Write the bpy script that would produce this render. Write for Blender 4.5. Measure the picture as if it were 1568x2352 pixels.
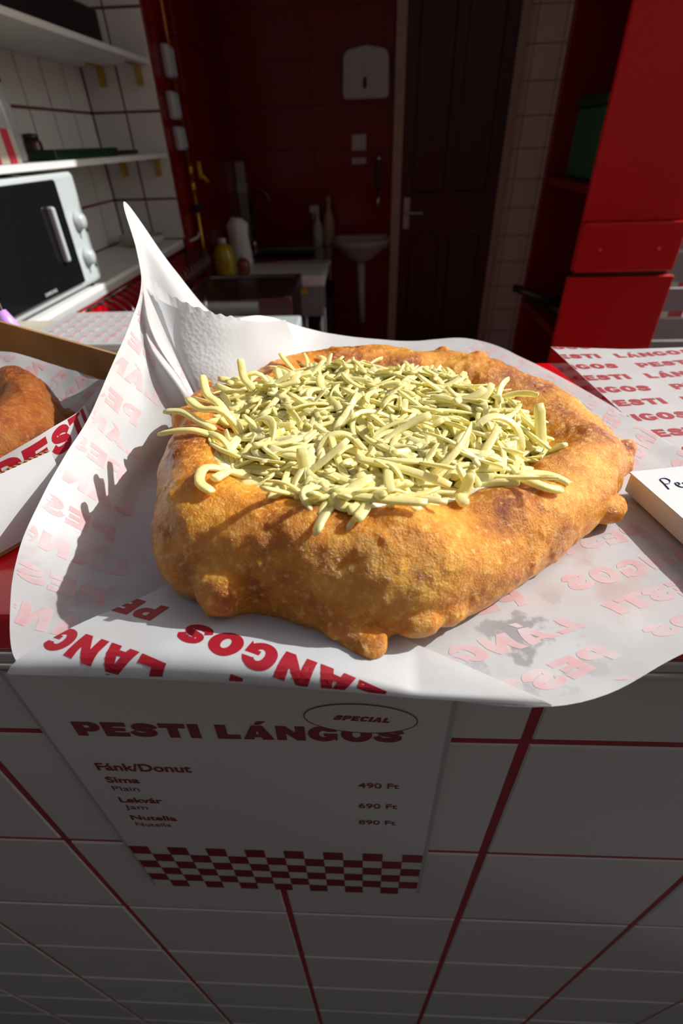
import bpy, bmesh, math, random
import numpy as np
from mathutils import Vector, Matrix, noise

for o in list(bpy.data.objects):
    bpy.data.objects.remove(o, do_unlink=True)
scene = bpy.context.scene
COL = scene.collection
random.seed(7)
PI = math.pi
ZC = 1.296                      # top of the red counter above the pavement

# ------------------------------------------------------------------ camera
cam_d = bpy.data.cameras.new('camera')
cam = bpy.data.objects.new('camera', cam_d)
COL.objects.link(cam)
_f = Vector((-0.04480197, 0.79760126, -0.60151892))
_r = Vector((0.99899432, 0.0368357, -0.02556315))
_u = Vector((-0.00176817, 0.60205927, 0.79844944))
M4 = Matrix((_r, _u, -_f)).transposed().to_4x4()
M4.translation = Vector((0.0, -0.1363, 1.4525))
cam.matrix_world = M4
cam_d.sensor_fit = 'VERTICAL'
cam_d.sensor_height = 36.0
cam_d.sensor_width = 24.0
cam_d.lens = 17.425
cam_d.clip_start = 0.01
cam_d.clip_end = 100
cam_d.dof.use_dof = True
cam_d.dof.focus_distance = 0.235
cam_d.dof.aperture_fstop = 10.0
scene.camera = cam

# ------------------------------------------------------------------ light
world = bpy.data.worlds.new('sky')
scene.world = world
world.use_nodes = True
wn = world.node_tree
wn.nodes.clear()
w_out = wn.nodes.new('ShaderNodeOutputWorld')
w_bg = wn.nodes.new('ShaderNodeBackground')
w_sky = wn.nodes.new('ShaderNodeTexSky')
w_sky.sky_type = 'NISHITA'
w_sky.sun_disc = False
w_sky.dust_density = 4.0
w_sky.ozone_density = 0.6
w_sky.sun_elevation = math.radians(34)
w_sky.sun_rotation = math.radians(66)
w_bg.inputs['Strength'].default_value = 0.135
wn.links.new(w_sky.outputs[0], w_bg.inputs[0])
wn.links.new(w_bg.outputs[0], w_out.inputs[0])

SUN = Vector((1.32, 0.42, 1.0)).normalized()     # towards the sun
sun_d = bpy.data.lights.new('sun', 'SUN')
sun_d.energy = 4.7
sun_d.color = (1.0, 0.98, 0.95)
sun_d.angle = math.radians(0.53)
sun = bpy.data.objects.new('sun', sun_d)
sun.rotation_euler = SUN.to_track_quat('Z', 'Y').to_euler()
sun.location = SUN * 6
COL.objects.link(sun)

vs = scene.view_settings
vs.view_transform = 'Standard'
vs.look = 'None'
vs.exposure = 0.0
vs.gamma = 1.0
vs.use_curve_mapping = False

# ------------------------------------------------------------------ materials
MATS = {}
def mat(name, color, rough=0.5, metal=0.0, spec=0.5, var=0.0, scale=20.0, bump=0.0, bscale=80.0,
        coat=0.0, sss=0.0, srad=(0.01, 0.005, 0.002), transl=0.0, trans=0.0, emit=0.0, dark=None):
    m = bpy.data.materials.new(name)
    m.use_nodes = True
    nt = m.node_tree
    b = nt.nodes['Principled BSDF']
    out = nt.nodes['Material Output']
    b.inputs['Base Color'].default_value = (*color, 1)
    b.inputs['Roughness'].default_value = rough
    b.inputs['Metallic'].default_value = metal
    b.inputs['Specular IOR Level'].default_value = spec
    b.inputs['Coat Weight'].default_value = coat
    b.inputs['Coat Roughness'].default_value = 0.15
    if trans: b.inputs['Transmission Weight'].default_value = trans
    if sss:
        b.inputs['Subsurface Weight'].default_value = sss
        b.inputs['Subsurface Radius'].default_value = srad
        b.inputs['Subsurface Scale'].default_value = 1.0
    tc = nt.nodes.new('ShaderNodeTexCoord')
    if var > 0:
        n = nt.nodes.new('ShaderNodeTexNoise')
        n.inputs['Scale'].default_value = scale
        n.inputs['Detail'].default_value = 4
        r = nt.nodes.new('ShaderNodeValToRGB')
        d = dark if dark else tuple(c * (1 - var) for c in color)
        r.color_ramp.elements[0].position = 0.3
        r.color_ramp.elements[0].color = (*d, 1)
        r.color_ramp.elements[1].position = 0.7
        r.color_ramp.elements[1].color = (*color, 1)
        nt.links.new(tc.outputs['Object'], n.inputs['Vector'])
        nt.links.new(n.outputs['Fac'], r.inputs['Fac'])
        nt.links.new(r.outputs['Color'], b.inputs['Base Color'])
    if bump > 0:
        n2 = nt.nodes.new('ShaderNodeTexNoise')
        n2.inputs['Scale'].default_value = bscale
        n2.inputs['Detail'].default_value = 3
        bp = nt.nodes.new('ShaderNodeBump')
        bp.inputs['Strength'].default_value = bump
        bp.inputs['Distance'].default_value = 0.002
        nt.links.new(tc.outputs['Object'], n2.inputs['Vector'])
        nt.links.new(n2.outputs['Fac'], bp.inputs['Height'])
        nt.links.new(bp.outputs['Normal'], b.inputs['Normal'])
    if transl > 0:
        t = nt.nodes.new('ShaderNodeBsdfTranslucent')
        t.inputs['Color'].default_value = (*color, 1)
        if var > 0: nt.links.new(r.outputs['Color'], t.inputs['Color'])
        mx = nt.nodes.new('ShaderNodeMixShader')
        mx.inputs[0].default_value = transl
        nt.links.new(b.outputs[0], mx.inputs[1])
        nt.links.new(t.outputs[0], mx.inputs[2])
        nt.links.new(mx.outputs[0], out.inputs['Surface'])
    MATS[name] = m
    return m

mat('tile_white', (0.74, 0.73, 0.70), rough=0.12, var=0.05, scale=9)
mat('tile_white_shaded', (0.50, 0.475, 0.465), rough=0.12, var=0.05, scale=9)  # white front tiles, the front wall's shade put into their colour
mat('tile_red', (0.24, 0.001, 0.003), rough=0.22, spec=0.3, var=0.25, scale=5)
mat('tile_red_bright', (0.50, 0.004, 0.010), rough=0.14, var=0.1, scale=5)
mat('grout_red', (0.30, 0.004, 0.012), rough=0.45, var=0.3, scale=40)
mat('grout_pale', (0.75, 0.55, 0.48), rough=0.8)
mat('grout_dark', (0.20, 0.035, 0.04), rough=0.6)
mat('counter_red', (0.62, 0.003, 0.010), rough=0.16, var=0.06, scale=12)
mat('metal_trim', (0.55, 0.53, 0.50), rough=0.35, metal=0.6)
mat('steel', (0.55, 0.55, 0.55), rough=0.25, metal=1.0, var=0.2, scale=12)
mat('steel_dark', (0.20, 0.18, 0.17), rough=0.22, metal=0.9, var=0.4, scale=7)
mat('chrome', (0.8, 0.8, 0.82), rough=0.08, metal=1.0)
mat('brass', (0.65, 0.40, 0.06), rough=0.28, metal=0.9, var=0.4, scale=30)
mat('copper', (0.62, 0.24, 0.06), rough=0.3, metal=0.9, var=0.3, scale=20)
mat('white_plastic', (0.52, 0.57, 0.58), rough=0.3)
mat('grey_plastic', (0.45, 0.45, 0.46), rough=0.4)
mat('ceramic', (0.55, 0.50, 0.48), rough=0.1)
mat('white_paint', (0.80, 0.80, 0.78), rough=0.45, var=0.05, scale=8)
mat('cream_paint', (0.50, 0.38, 0.30), rough=0.4, var=0.1, scale=8)
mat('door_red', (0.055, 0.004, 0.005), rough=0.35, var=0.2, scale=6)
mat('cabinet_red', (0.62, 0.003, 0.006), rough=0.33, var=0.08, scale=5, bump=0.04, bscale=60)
mat('cabinet_red_shaded', (0.13, 0.002, 0.004), rough=0.45, var=0.1, scale=5)  # cabinet red darkened: shade of the unlit inside put into the colour
mat('black_glass', (0.008, 0.008, 0.009), rough=0.06)
mat('black_plastic', (0.015, 0.015, 0.016), rough=0.35)
mat('asphalt', (0.03, 0.03, 0.033), rough=0.9, var=0.4, scale=60)
mat('paving', (0.30, 0.29, 0.27), rough=0.9, var=0.2, scale=3)
mat('shade_facade_dark', (0.13, 0.11, 0.10), rough=0.9, var=0.2, scale=2)
mat('floor_tile', (0.10, 0.05, 0.045), rough=0.4, var=0.3, scale=3)
mat('ceiling_paint', (0.14, 0.12, 0.11), rough=0.8, var=0.05, scale=2)
mat('plaster', (0.45, 0.43, 0.41), rough=0.85, var=0.1, scale=6)
mat('grey_board', (0.30, 0.30, 0.31), rough=0.6, var=0.15, scale=10)
mat('print_red', (0.36, 0.006, 0.020), rough=0.55, transl=0.15)
mat('print_pink', (0.75, 0.44, 0.46), rough=0.6, transl=0.3, var=0.35, scale=70, dark=(0.75, 0.68, 0.69))
mat('menu_paper', (0.50, 0.475, 0.465), rough=0.14, var=0.03, scale=8)  # white sheet greyed: shade on the front wall put into its colour
mat('menu_red', (0.17, 0.004, 0.008), rough=0.2)
mat('acrylic_edge', (0.33, 0.33, 0.33), rough=0.2)
mat('cardboard', (0.42, 0.24, 0.09), rough=0.8, var=0.15, scale=30, dark=(0.33, 0.18, 0.06))
mat('card_white', (0.66, 0.69, 0.71), rough=0.55, var=0.04, scale=30)
mat('card_core', (0.25, 0.16, 0.08), rough=0.9)
mat('ink_blue', (0.02, 0.03, 0.16), rough=0.5)
mat('purple', (0.55, 0.30, 0.80), rough=0.35)
mat('green_dark', (0.008, 0.04, 0.018), rough=0.4, var=0.3, scale=10)
mat('green_box', (0.02, 0.10, 0.05), rough=0.35, var=0.5, scale=14)
mat('yellow', (0.65, 0.42, 0.02), rough=0.4)
mat('oil_yellow', (0.50, 0.36, 0.02), rough=0.15, var=0.3, scale=20)
mat('amber', (0.22, 0.05, 0.01), rough=0.15)
mat('cream_cloth', (0.60, 0.56, 0.45), rough=0.8, var=0.2, scale=20)
mat('carton_red', (0.55, 0.03, 0.06), rough=0.6)
mat('bottle_grey', (0.42, 0.47, 0.50), rough=0.2, var=0.3, scale=40)
mat('cap_brown', (0.05, 0.01, 0.008), rough=0.3)
mat('sour_cream', (0.86, 0.85, 0.83), rough=0.18, bump=0.3, bscale=300, sss=0.15, srad=(0.004, 0.004, 0.003))

def paper_mat(name, grease):
    m = mat(name, (0.68, 0.72, 0.74), rough=0.42, transl=0.30, bump=0.05, bscale=120)
    nt = m.node_tree
    b = nt.nodes['Principled BSDF']
    t = [n for n in nt.nodes if n.type == 'BSDF_TRANSLUCENT'][0]
    tc = [n for n in nt.nodes if n.type == 'TEX_COORD'][0]
    n1 = nt.nodes.new('ShaderNodeTexNoise'); n1.inputs['Scale'].default_value = 34; n1.inputs['Detail'].default_value = 6
    n1.inputs['Roughness'].default_value = 0.65
    r1 = nt.nodes.new('ShaderNodeValToRGB')
    r1.color_ramp.elements[0].position = 0.36; r1.color_ramp.elements[0].color = (0.69, 0.725, 0.745, 1)
    r1.color_ramp.elements[1].position = 0.66; r1.color_ramp.elements[1].color = (0.64, 0.645, 0.65, 1)
    nt.links.new(tc.outputs['Object'], n1.inputs['Vector'])
    nt.links.new(n1.outputs['Fac'], r1.inputs['Fac'])
    col = r1.outputs['Color']
    if grease:
        # fat spots soaked into the sheet beside the bread
        for (c, rad, scl, lo, hi, cc) in (((0.062, -0.012, ZC), 0.034, 95, 0.52, 0.60, (0.40, 0.40, 0.42)),
                                          ((0.098, 0.030, ZC), 0.040, 55, 0.50, 0.62, (0.62, 0.52, 0.50)),
                                          ((-0.128, 0.020, ZC + .01), 0.050, 60, 0.50, 0.64, (0.60, 0.55, 0.54))):
            sub = nt.nodes.new('ShaderNodeVectorMath'); sub.operation = 'SUBTRACT'
            sub.inputs[1].default_value = c
            ln = nt.nodes.new('ShaderNodeVectorMath'); ln.operation = 'LENGTH'
            mr = nt.nodes.new('ShaderNodeMapRange')
            mr.inputs['From Min'].default_value = rad; mr.inputs['From Max'].default_value = rad * 0.3
            n2 = nt.nodes.new('ShaderNodeTexNoise'); n2.inputs['Scale'].default_value = scl; n2.inputs['Detail'].default_value = 3
            r2 = nt.nodes.new('ShaderNodeMapRange')
            r2.inputs['From Min'].default_value = lo; r2.inputs['From Max'].default_value = hi
            mu = nt.nodes.new('ShaderNodeMath'); mu.operation = 'MULTIPLY'
            mx = nt.nodes.new('ShaderNodeMix'); mx.data_type = 'RGBA'
            mx.inputs[7].default_value = (*cc, 1)
            nt.links.new(tc.outputs['Object'], sub.inputs[0]); nt.links.new(sub.outputs[0], ln.inputs[0])
            nt.links.new(ln.outputs['Value'], mr.inputs['Value'])
            nt.links.new(tc.outputs['Object'], n2.inputs['Vector']); nt.links.new(n2.outputs['Fac'], r2.inputs['Value'])
            nt.links.new(mr.outputs[0], mu.inputs[0]); nt.links.new(r2.outputs[0], mu.inputs[1])
            nt.links.new(mu.outputs[0], mx.inputs[0]); nt.links.new(col, mx.inputs[6])
            col = mx.outputs[2]
    nt.links.new(col, b.inputs['Base Color'])
    nt.links.new(col, t.inputs['Color'])
    return m
paper_mat('paper', False)
paper_mat('paper_greasy', True)

def napkin_mat():
    m = mat('napkin', (0.74, 0.77, 0.80), rough=0.8, transl=0.42)
    nt = m.node_tree
    b = nt.nodes['Principled BSDF']
    tc = [n for n in nt.nodes if n.type == 'TEX_COORD'][0]
    v = nt.nodes.new('ShaderNodeTexVoronoi'); v.inputs['Scale'].default_value = 400
    bp = nt.nodes.new('ShaderNodeBump'); bp.inputs['Strength'].default_value = 0.35; bp.inputs['Distance'].default_value = 0.0008
    sx = nt.nodes.new('ShaderNodeSeparateXYZ')
    mr = nt.nodes.new('ShaderNodeMapRange'); mr.inputs['From Min'].default_value = -0.075; mr.inputs['From Max'].default_value = -0.092
    mu = nt.nodes.new('ShaderNodeMath'); mu.operation = 'MULTIPLY'
    nt.links.new(tc.outputs['Object'], v.inputs['Vector']); nt.links.new(tc.outputs['Object'], sx.inputs[0])
    nt.links.new(sx.outputs[0], mr.inputs['Value'])
    nt.links.new(v.outputs['Distance'], mu.inputs[0]); nt.links.new(mr.outputs[0], mu.inputs[1])
    nt.links.new(mu.outputs[0], bp.inputs['Height']); nt.links.new(bp.outputs[0], b.inputs['Normal'])
napkin_mat()

def dough_mat(name='dough', k=1.0):
    m = bpy.data.materials.new(name); m.use_nodes = True
    MATS[name] = m
    nt = m.node_tree; b = nt.nodes['Principled BSDF']
    tc = nt.nodes.new('ShaderNodeTexCoord')
    def nz(scale, det, rough=0.55):
        n = nt.nodes.new('ShaderNodeTexNoise'); n.inputs['Scale'].default_value = scale
        n.inputs['Detail'].default_value = det; n.inputs['Roughness'].default_value = rough
        nt.links.new(tc.outputs['Object'], n.inputs['Vector']); return n
    n1 = nz(34, 5, 0.6)
    r1 = nt.nodes.new('ShaderNodeValToRGB')
    e = r1.color_ramp.elements
    e[0].position = 0.34; e[0].color = (0.36, 0.072, 0.002, 1)
    e[1].position = 0.70; e[1].color = (0.94, 0.47, 0.050, 1)
    x = r1.color_ramp.elements.new(0.50); x.color = (0.76, 0.27, 0.009, 1)
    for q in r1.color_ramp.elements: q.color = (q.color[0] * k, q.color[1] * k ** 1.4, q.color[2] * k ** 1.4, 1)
    nt.links.new(n1.outputs['Fac'], r1.inputs['Fac'])
    n2 = nz(420, 3)
    r2 = nt.nodes.new('ShaderNodeMapRange'); r2.inputs['From Min'].default_value = 0.52; r2.inputs['From Max'].default_value = 0.72
    r2.inputs['To Max'].default_value = 0.8
    nt.links.new(n2.outputs['Fac'], r2.inputs['Value'])
    mx = nt.nodes.new('ShaderNodeMix'); mx.data_type = 'RGBA'; mx.inputs[7].default_value = (1.0 * k, 0.60 * k ** 1.4, 0.16 * k ** 1.4, 1)
    nt.links.new(r2.outputs[0], mx.inputs[0]); nt.links.new(r1.outputs[0], mx.inputs[6])
    nt.links.new(mx.outputs[2], b.inputs['Base Color'])
    b.inputs['Roughness'].default_value = 0.24
    b.inputs['Specular IOR Level'].default_value = 0.36
    b.inputs['Subsurface Weight'].default_value = 0.40
    b.inputs['Subsurface Radius'].default_value = (0.014, 0.0045, 0.0008)
    b.inputs['Subsurface Scale'].default_value = 1.0
    n3 = nz(900, 4, 0.7); n4 = nz(260, 3)
    bp = nt.nodes.new('ShaderNodeBump'); bp.inputs['Strength'].default_value = 0.9; bp.inputs['Distance'].default_value = 0.0011
    bq = nt.nodes.new('ShaderNodeBump'); bq.inputs['Strength'].default_value = 0.6; bq.inputs['Distance'].default_value = 0.0024
    nt.links.new(n3.outputs['Fac'], bp.inputs['Height']); nt.links.new(n4.outputs['Fac'], bq.inputs['Height'])
    nt.links.new(bq.outputs[0], bp.inputs['Normal']); nt.links.new(bp.outputs[0], b.inputs['Normal'])
    b.inputs['Coat Weight'].default_value = 0.35; b.inputs['Coat Roughness'].default_value = 0.14
    nt.links.new(bp.outputs[0], b.inputs['Coat Normal'])
dough_mat()
dough_mat('dough_shaded', 0.42)  # same dough darkened: shade on the tray bread put into its colour
mat('cheese', (1.0, 0.955, 0.53), rough=0.30, var=0.5, scale=120, dark=(1.0, 0.91, 0.37), bump=0.12, bscale=500, transl=0.28)

# ------------------------------------------------------------------ object helpers
def thing(name, label, cat, loc=(0, 0, 0), group=None):
    o = bpy.data.objects.new(name, None)
    COL.objects.link(o)
    o.location = loc
    o.empty_display_size = 0.02
    o['label'] = label
    o['category'] = cat
    if group: o['group'] = group
    return o

def tag(o, label, cat, group=None):
    o['label'] = label; o['category'] = cat
    if group: o['group'] = group
    return o

def attach(o, parent):
    if parent is not None:
        o.parent = parent
        if parent.type == 'EMPTY':
            o.matrix_parent_inverse = Matrix.Translation(-Vector(parent.location))

def obj(name, me, m=None, parent=None, smooth=False):
    """one mesh object; coordinates are in metres in the place itself"""
    if isinstance(me, bmesh.types.BMesh):
        bm = me; me = bpy.data.meshes.new(name); bm.to_mesh(me); bm.free()
    if m and not me.materials: me.materials.append(MATS[m])
    if smooth:
        me.polygons.foreach_set('use_smooth', [True] * len(me.polygons))
    o = bpy.data.objects.new(name, me)
    COL.objects.link(o)
    attach(o, parent)
    return o

def struct(name, me, m, parent=None):
    o = obj(name, me, m, parent); o['kind'] = 'structure'; return o

def box(bm, a, b, bev=0.0, seg=2, rot=None, pivot=None):
    """axis box between corners a and b, optionally rotated about a pivot (matrix 3x3)"""
    r = bmesh.ops.create_cube(bm, size=1.0)
    vs_ = r['verts']
    ca = [(a[i] + b[i]) / 2 for i in range(3)]; d = [abs(b[i] - a[i]) for i in range(3)]
    for v in vs_:
        v.co = Vector((ca[0] + v.co.x * d[0], ca[1] + v.co.y * d[1], ca[2] + v.co.z * d[2]))
    allv = list(vs_)
    if bev > 0:
        ed = list({e for v in vs_ for e in v.link_edges})
        rr = bmesh.ops.bevel(bm, geom=ed, offset=bev, segments=seg, affect='EDGES', profile=0.5)
        allv = list({v for f in rr['faces'] for v in f.verts} | {v for v in allv if v.is_valid})
    if rot is not None:
        p = Vector(pivot) if pivot else Vector(ca)
        for v in allv: v.co = rot @ (v.co - p) + p
    return allv

def mbox(a, b, bev=0.0, seg=2, rot=None, pivot=None):
    bm = bmesh.new(); box(bm, a, b, bev, seg, rot, pivot); return bm

def tube(bm, pts, rad, n=10, cap=True):
    pts = [Vector(p) for p in pts]
    rads = rad if isinstance(rad, (list, tuple)) else [rad] * len(pts)
    rings = []
    up = None
    for i, p in enumerate(pts):
        t = (pts[min(i + 1, len(pts) - 1)] - pts[max(i - 1, 0)]).normalized()
        if up is None:
            up = Vector((0, 0, 1)) if abs(t.z) < 0.9 else Vector((1, 0, 0))
        x = t.cross(up)
        if x.length < 1e-6: x = t.cross(Vector((0, 1, 0)))
        x.normalize(); up = x.cross(t).normalized()
        rings.append([bm.verts.new(p + (x * math.cos(2 * PI * k / n) + up * math.sin(2 * PI * k / n)) * rads[i]) for k in range(n)])
    for a, b in zip(rings, rings[1:]):
        for k in range(n):
            bm.faces.new((a[k], a[(k + 1) % n], b[(k + 1) % n], b[k]))
    if cap:
        bm.faces.new(rings[0][::-1]); bm.faces.new(rings[-1])
    return bm

def mtube(pts, rad, n=10):
    return tube(bmesh.new(), pts, rad, n)

def lathe(prof, c, n=24, sx=1.0, sy=1.0, axis='Z'):
    """profile of (radius, height) turned about an axis through c"""
    bm = bmesh.new(); c = Vector(c); rings = []
    for r, h in prof:
        ring = []
        for k in range(n):
            a = 2 * PI * k / n
            p = Vector((r * math.cos(a) * sx, r * math.sin(a) * sy, h))
            if axis == 'X': p = Vector((p.z, p.x, p.y))
            if axis == 'Y': p = Vector((p.x, p.z, p.y))
            ring.append(bm.verts.new(c + p))
        rings.append(ring)
    for a, b in zip(rings, rings[1:]):
        for k in range(n): bm.faces.new((a[k], a[(k + 1) % n], b[(k + 1) % n], b[k]))
    bm.faces.new(rings[0][::-1]); bm.faces.new(rings[-1])
    bmesh.ops.recalc_face_normals(bm, faces=bm.faces)
    return bm

def cr(ps, t, closed=False):
    """Catmull-Rom through ps (n x k array) at parameter t"""
    n = len(ps)
    i = int(math.floor(t)); f = t - i
    if closed:
        a, b, c, d = (ps[(i + k) % n] for k in (-1, 0, 1, 2))
    else:
        i = min(max(i, 0), n - 2); f = t - i
        b, c = ps[i], ps[i + 1]
        a = ps[i - 1] if i > 0 else 2 * b - c
        d = ps[i + 2] if i + 2 < n else 2 * c - b
    return 0.5 * ((2 * b) + (c - a) * f + (2 * a - 5 * b + 4 * c - d) * f * f + (3 * b - a - 3 * c + d) * f ** 3)

def grid_mesh(name, P, closed_u=False):
    nu, nv = P.shape[:2]
    me = bpy.data.meshes.new(name)
    F = []
    for i in range(nu if closed_u else nu - 1):
        for j in range(nv - 1):
            a = i * nv + j; b = ((i + 1) % nu) * nv + j
            F.append((a, b, b + 1, a + 1))
    me.from_pydata(P.reshape(-1, 3).tolist(), [], F)
    me.polygons.foreach_set('use_smooth', [True] * len(me.polygons))
    return me

class Patch:
    """open or closed Catmull-Rom surface through a net of points (columns x rows)"""
    def __init__(s, net, nu, nv, closed=False):
        net = np.array(net, float)
        s.closed = closed
        mu, mv = net.shape[:2]
        us = np.linspace(0, mu if closed else mu - 1, nu, endpoint=not closed)
        vs_ = np.linspace(0, mv - 1, nv)
        T = np.array([[cr(net[i], v) for v in vs_] for i in range(mu)])
        s.P = np.array([cr(T, u, closed) for u in us])
        s.nu, s.nv = nu, nv
        s._normals()
    def _normals(s):
        P = s.P
        if s.closed:
            du = np.roll(P, -1, 0) - np.roll(P, 1, 0)
        else:
            du = np.gradient(P, axis=0)
        dv = np.gradient(P, axis=1)
        n = np.cross(du, dv); l = np.linalg.norm(n, axis=2, keepdims=True); l[l == 0] = 1
        s.N = n / l
    def at(s, u, v):
        """u, v are sample indices (float)"""
        if s.closed: i0 = int(math.floor(u)) % s.nu; i1 = (i0 + 1) % s.nu; fu = u - math.floor(u)
        else:
            u = min(max(u, 0), s.nu - 1.001); i0 = int(u); i1 = i0 + 1; fu = u - i0
        v = min(max(v, 0), s.nv - 1.001); j0 = int(v); fv = v - j0
        w = ((1 - fu) * (1 - fv), fu * (1 - fv), (1 - fu) * fv, fu * fv)
        idx = ((i0, j0), (i1, j0), (i0, j0 + 1), (i1, j0 + 1))
        p = sum(w[k] * s.P[idx[k]] for k in range(4)); n = sum(w[k] * s.N[idx[k]] for k in range(4))
        return p, n / max(1e-9, np.linalg.norm(n))

# ------------------------------------------------------------------ heavy wide lettering, drawn as outlines
def ell(cx, cy, rx, ry, a0, a1, n=20):
    return [(cx + rx * math.cos(math.radians(a0 + (a1 - a0) * k / n)), cy + ry * math.sin(math.radians(a0 + (a1 - a0) * k / n))) for k in range(n + 1)]
def stroke(path, th):
    L, R = [], []
    for i, p in enumerate(path):
        a = path[max(0, i - 1)]; b = path[min(len(path) - 1, i + 1)]
        dx, dy = b[0] - a[0], b[1] - a[1]; l = math.hypot(dx, dy)
        L.append((p[0] - dy / l * th / 2, p[1] + dx / l * th / 2)); R.append((p[0] + dy / l * th / 2, p[1] - dx / l * th / 2))
    return L + R[::-1]
_sp = [np.array(q) for q in [(1.00, .60), (.90, .76), (.60, .845), (.32, .80), (.22, .69), (.34, .58), (.62, .50), (.86, .40), (.90, .28), (.74, .18), (.46, .15), (.18, .22), (.06, .40)]]
_spath = [tuple(cr(_sp, t)) for t in np.linspace(0, len(_sp) - 1, 40)]
GLY = {
 'P': (1.06, [[(0, 0), (0, 1)] + ell(.66, .66, .40, .34, 90, -90) + [(.42, .32), (.42, 0)], [(.42, .57)] + ell(.58, .675, .09, .105, -90, 90, 8) + [(.42, .78)]]),
 'E': (1.00, [[(0, 0), (0, 1), (.98, 1), (.98, .72), (.42, .72), (.42, .61), (.90, .61), (.90, .39), (.42, .39), (.42, .28), (1, .28), (1, 0)]]),
 'S': (1.08, [stroke(_spath, .29)]),
 'T': (1.06, [[(0, 1), (1.06, 1), (1.06, .70), (.74, .70), (.74, 0), (.32, 0), (.32, .70), (0, .70)]]),
 'I': (.43, [[(0, 0), (0, 1), (.43, 1), (.43, 0)]]),
 'L': (.93, [[(0, 0), (0, 1), (.43, 1), (.43, .30), (.93, .30), (.93, 0)]]),
 'A': (1.24, [[(0, 0), (.41, 1), (.84, 1), (1.24, 0), (.78, 0), (.72, .17), (.47, .17), (.42, 0)], [(.52, .36), (.67, .36), (.60, .66)]]),
 'Á': (1.24, [[(0, 0), (.41, 1), (.84, 1), (1.24, 0), (.78, 0), (.72, .17), (.47, .17), (.42, 0)], [(.52, .36), (.67, .36), (.60, .66)],
              [(.52, 1.07), (.66, 1.30), (1.02, 1.30), (.76, 1.07)]]),
 'N': (1.14, [[(0, 0), (0, 1), (.38, 1), (.76, .52), (.76, 1), (1.14, 1), (1.14, 0), (.78, 0), (.38, .50), (.38, 0)]]),
 'O': (1.22, [ell(.61, .5, .61, .53, 0, 360, 40)[:-1], ell(.61, .5, .17, .23, 0, 360, 24)[:-1]]),
 'G': (1.18, [ell(.60, .5, .60, .53, 20, 318, 36) + [(1.14, .02), (1.16, .53), (.62, .53), (.62, .36), (.79, .36)] + ell(.61, .5, .18, .24, -40, -320, 26) + [(.80, .68)]]),
 'C': (1.10, [ell(.60, .5, .60, .53, 30, 330, 36) + [(.80, .36)] + ell(.61, .5, .18, .24, -40, -320, 26) + [(.80, .64)]]),
}
_gc = {}
def fill2d(polys):
    cu = bpy.data.curves.new('tmp', 'CURVE'); cu.dimensions = '2D'; cu.fill_mode = 'BOTH'
    for pl in polys:
        sp = cu.splines.new('POLY'); sp.points.add(len(pl) - 1); sp.use_cyclic_u = True
        for k, (x, y) in enumerate(pl): sp.points[k].co = (x, y, 0, 1)
    o = bpy.data.objects.new('tmp', cu); COL.objects.link(o)
    dg = bpy.context.evaluated_depsgraph_get()
    me = bpy.data.meshes.new_from_object(o.evaluated_get(dg))
    V = [(v.co.x, v.co.y) for v in me.vertices]; F = [tuple(p.vertices) for p in me.polygons]
    bpy.data.objects.remove(o); bpy.data.curves.remove(cu); bpy.data.meshes.remove(me)
    return V, F
def word2d(text, h, wide=1.0, space=.11, gap=.55):
    """flat outline mesh of a word: vertices, faces, width"""
    V, F, x = [], [], 0.0
    for ch in text:
        if ch == ' ': x += gap; continue
        if ch not in _gc: _gc[ch] = fill2d(GLY[ch][1])
        v, f = _gc[ch]; o = len(V)
        V += [((x + a) * h * wide, b * h) for a, b in v]; F += [tuple(i + o for i in q) for q in f]
        x += GLY[ch][0] + space
    return V, F, (x - space) * h * wide
def font2d(text, size, bold=0.0, wide=1.0):
    cu = bpy.data.curves.new('tmp', 'FONT'); cu.body = text; cu.size = size; cu.offset = bold; cu.resolution_u = 4
    o = bpy.data.objects.new('tmp', cu); COL.objects.link(o)
    dg = bpy.context.evaluated_depsgraph_get()
    me = bpy.data.meshes.new_from_object(o.evaluated_get(dg))
    V = [(v.co.x * wide, v.co.y) for v in me.vertices]; F = [tuple(p.vertices) for p in me.polygons]
    bpy.data.objects.remove(o); bpy.data.curves.remove(cu); bpy.data.meshes.remove(me)
    w = max(a for a, b in V) - min(a for a, b in V)
    return V, F, w
def sliced(V, F, step, planes=()):
    """cut a flat mesh into a grid so that it can follow a curved sheet; planes clip it (point, inward normal)"""
    bm = bmesh.new()
    vv = [bm.verts.new((a, b, 0)) for a, b in V]
    for q in F:
        try: bm.faces.new([vv[i] for i in q])
        except ValueError: pass
    def geom(): return list(bm.verts) + list(bm.edges) + list(bm.faces)
    for p, n in planes:
        bmesh.ops.bisect_plane(bm, geom=geom(), plane_co=(p[0], p[1], 0), plane_no=(-n[0], -n[1], 0), clear_outer=True)
        if not bm.faces: break
    if bm.verts and step:
        for ax in (0, 1):
            lo = min(v.co[ax] for v in bm.verts); hi = max(v.co[ax] for v in bm.verts)
            k = math.ceil(lo / step)
            while k * step < hi:
                co = [0, 0, 0]; no = [0, 0, 0]; co[ax] = k * step; no[ax] = 1
                bmesh.ops.bisect_plane(bm, geom=geom(), plane_co=co, plane_no=no); k += 1
    return bm

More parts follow.
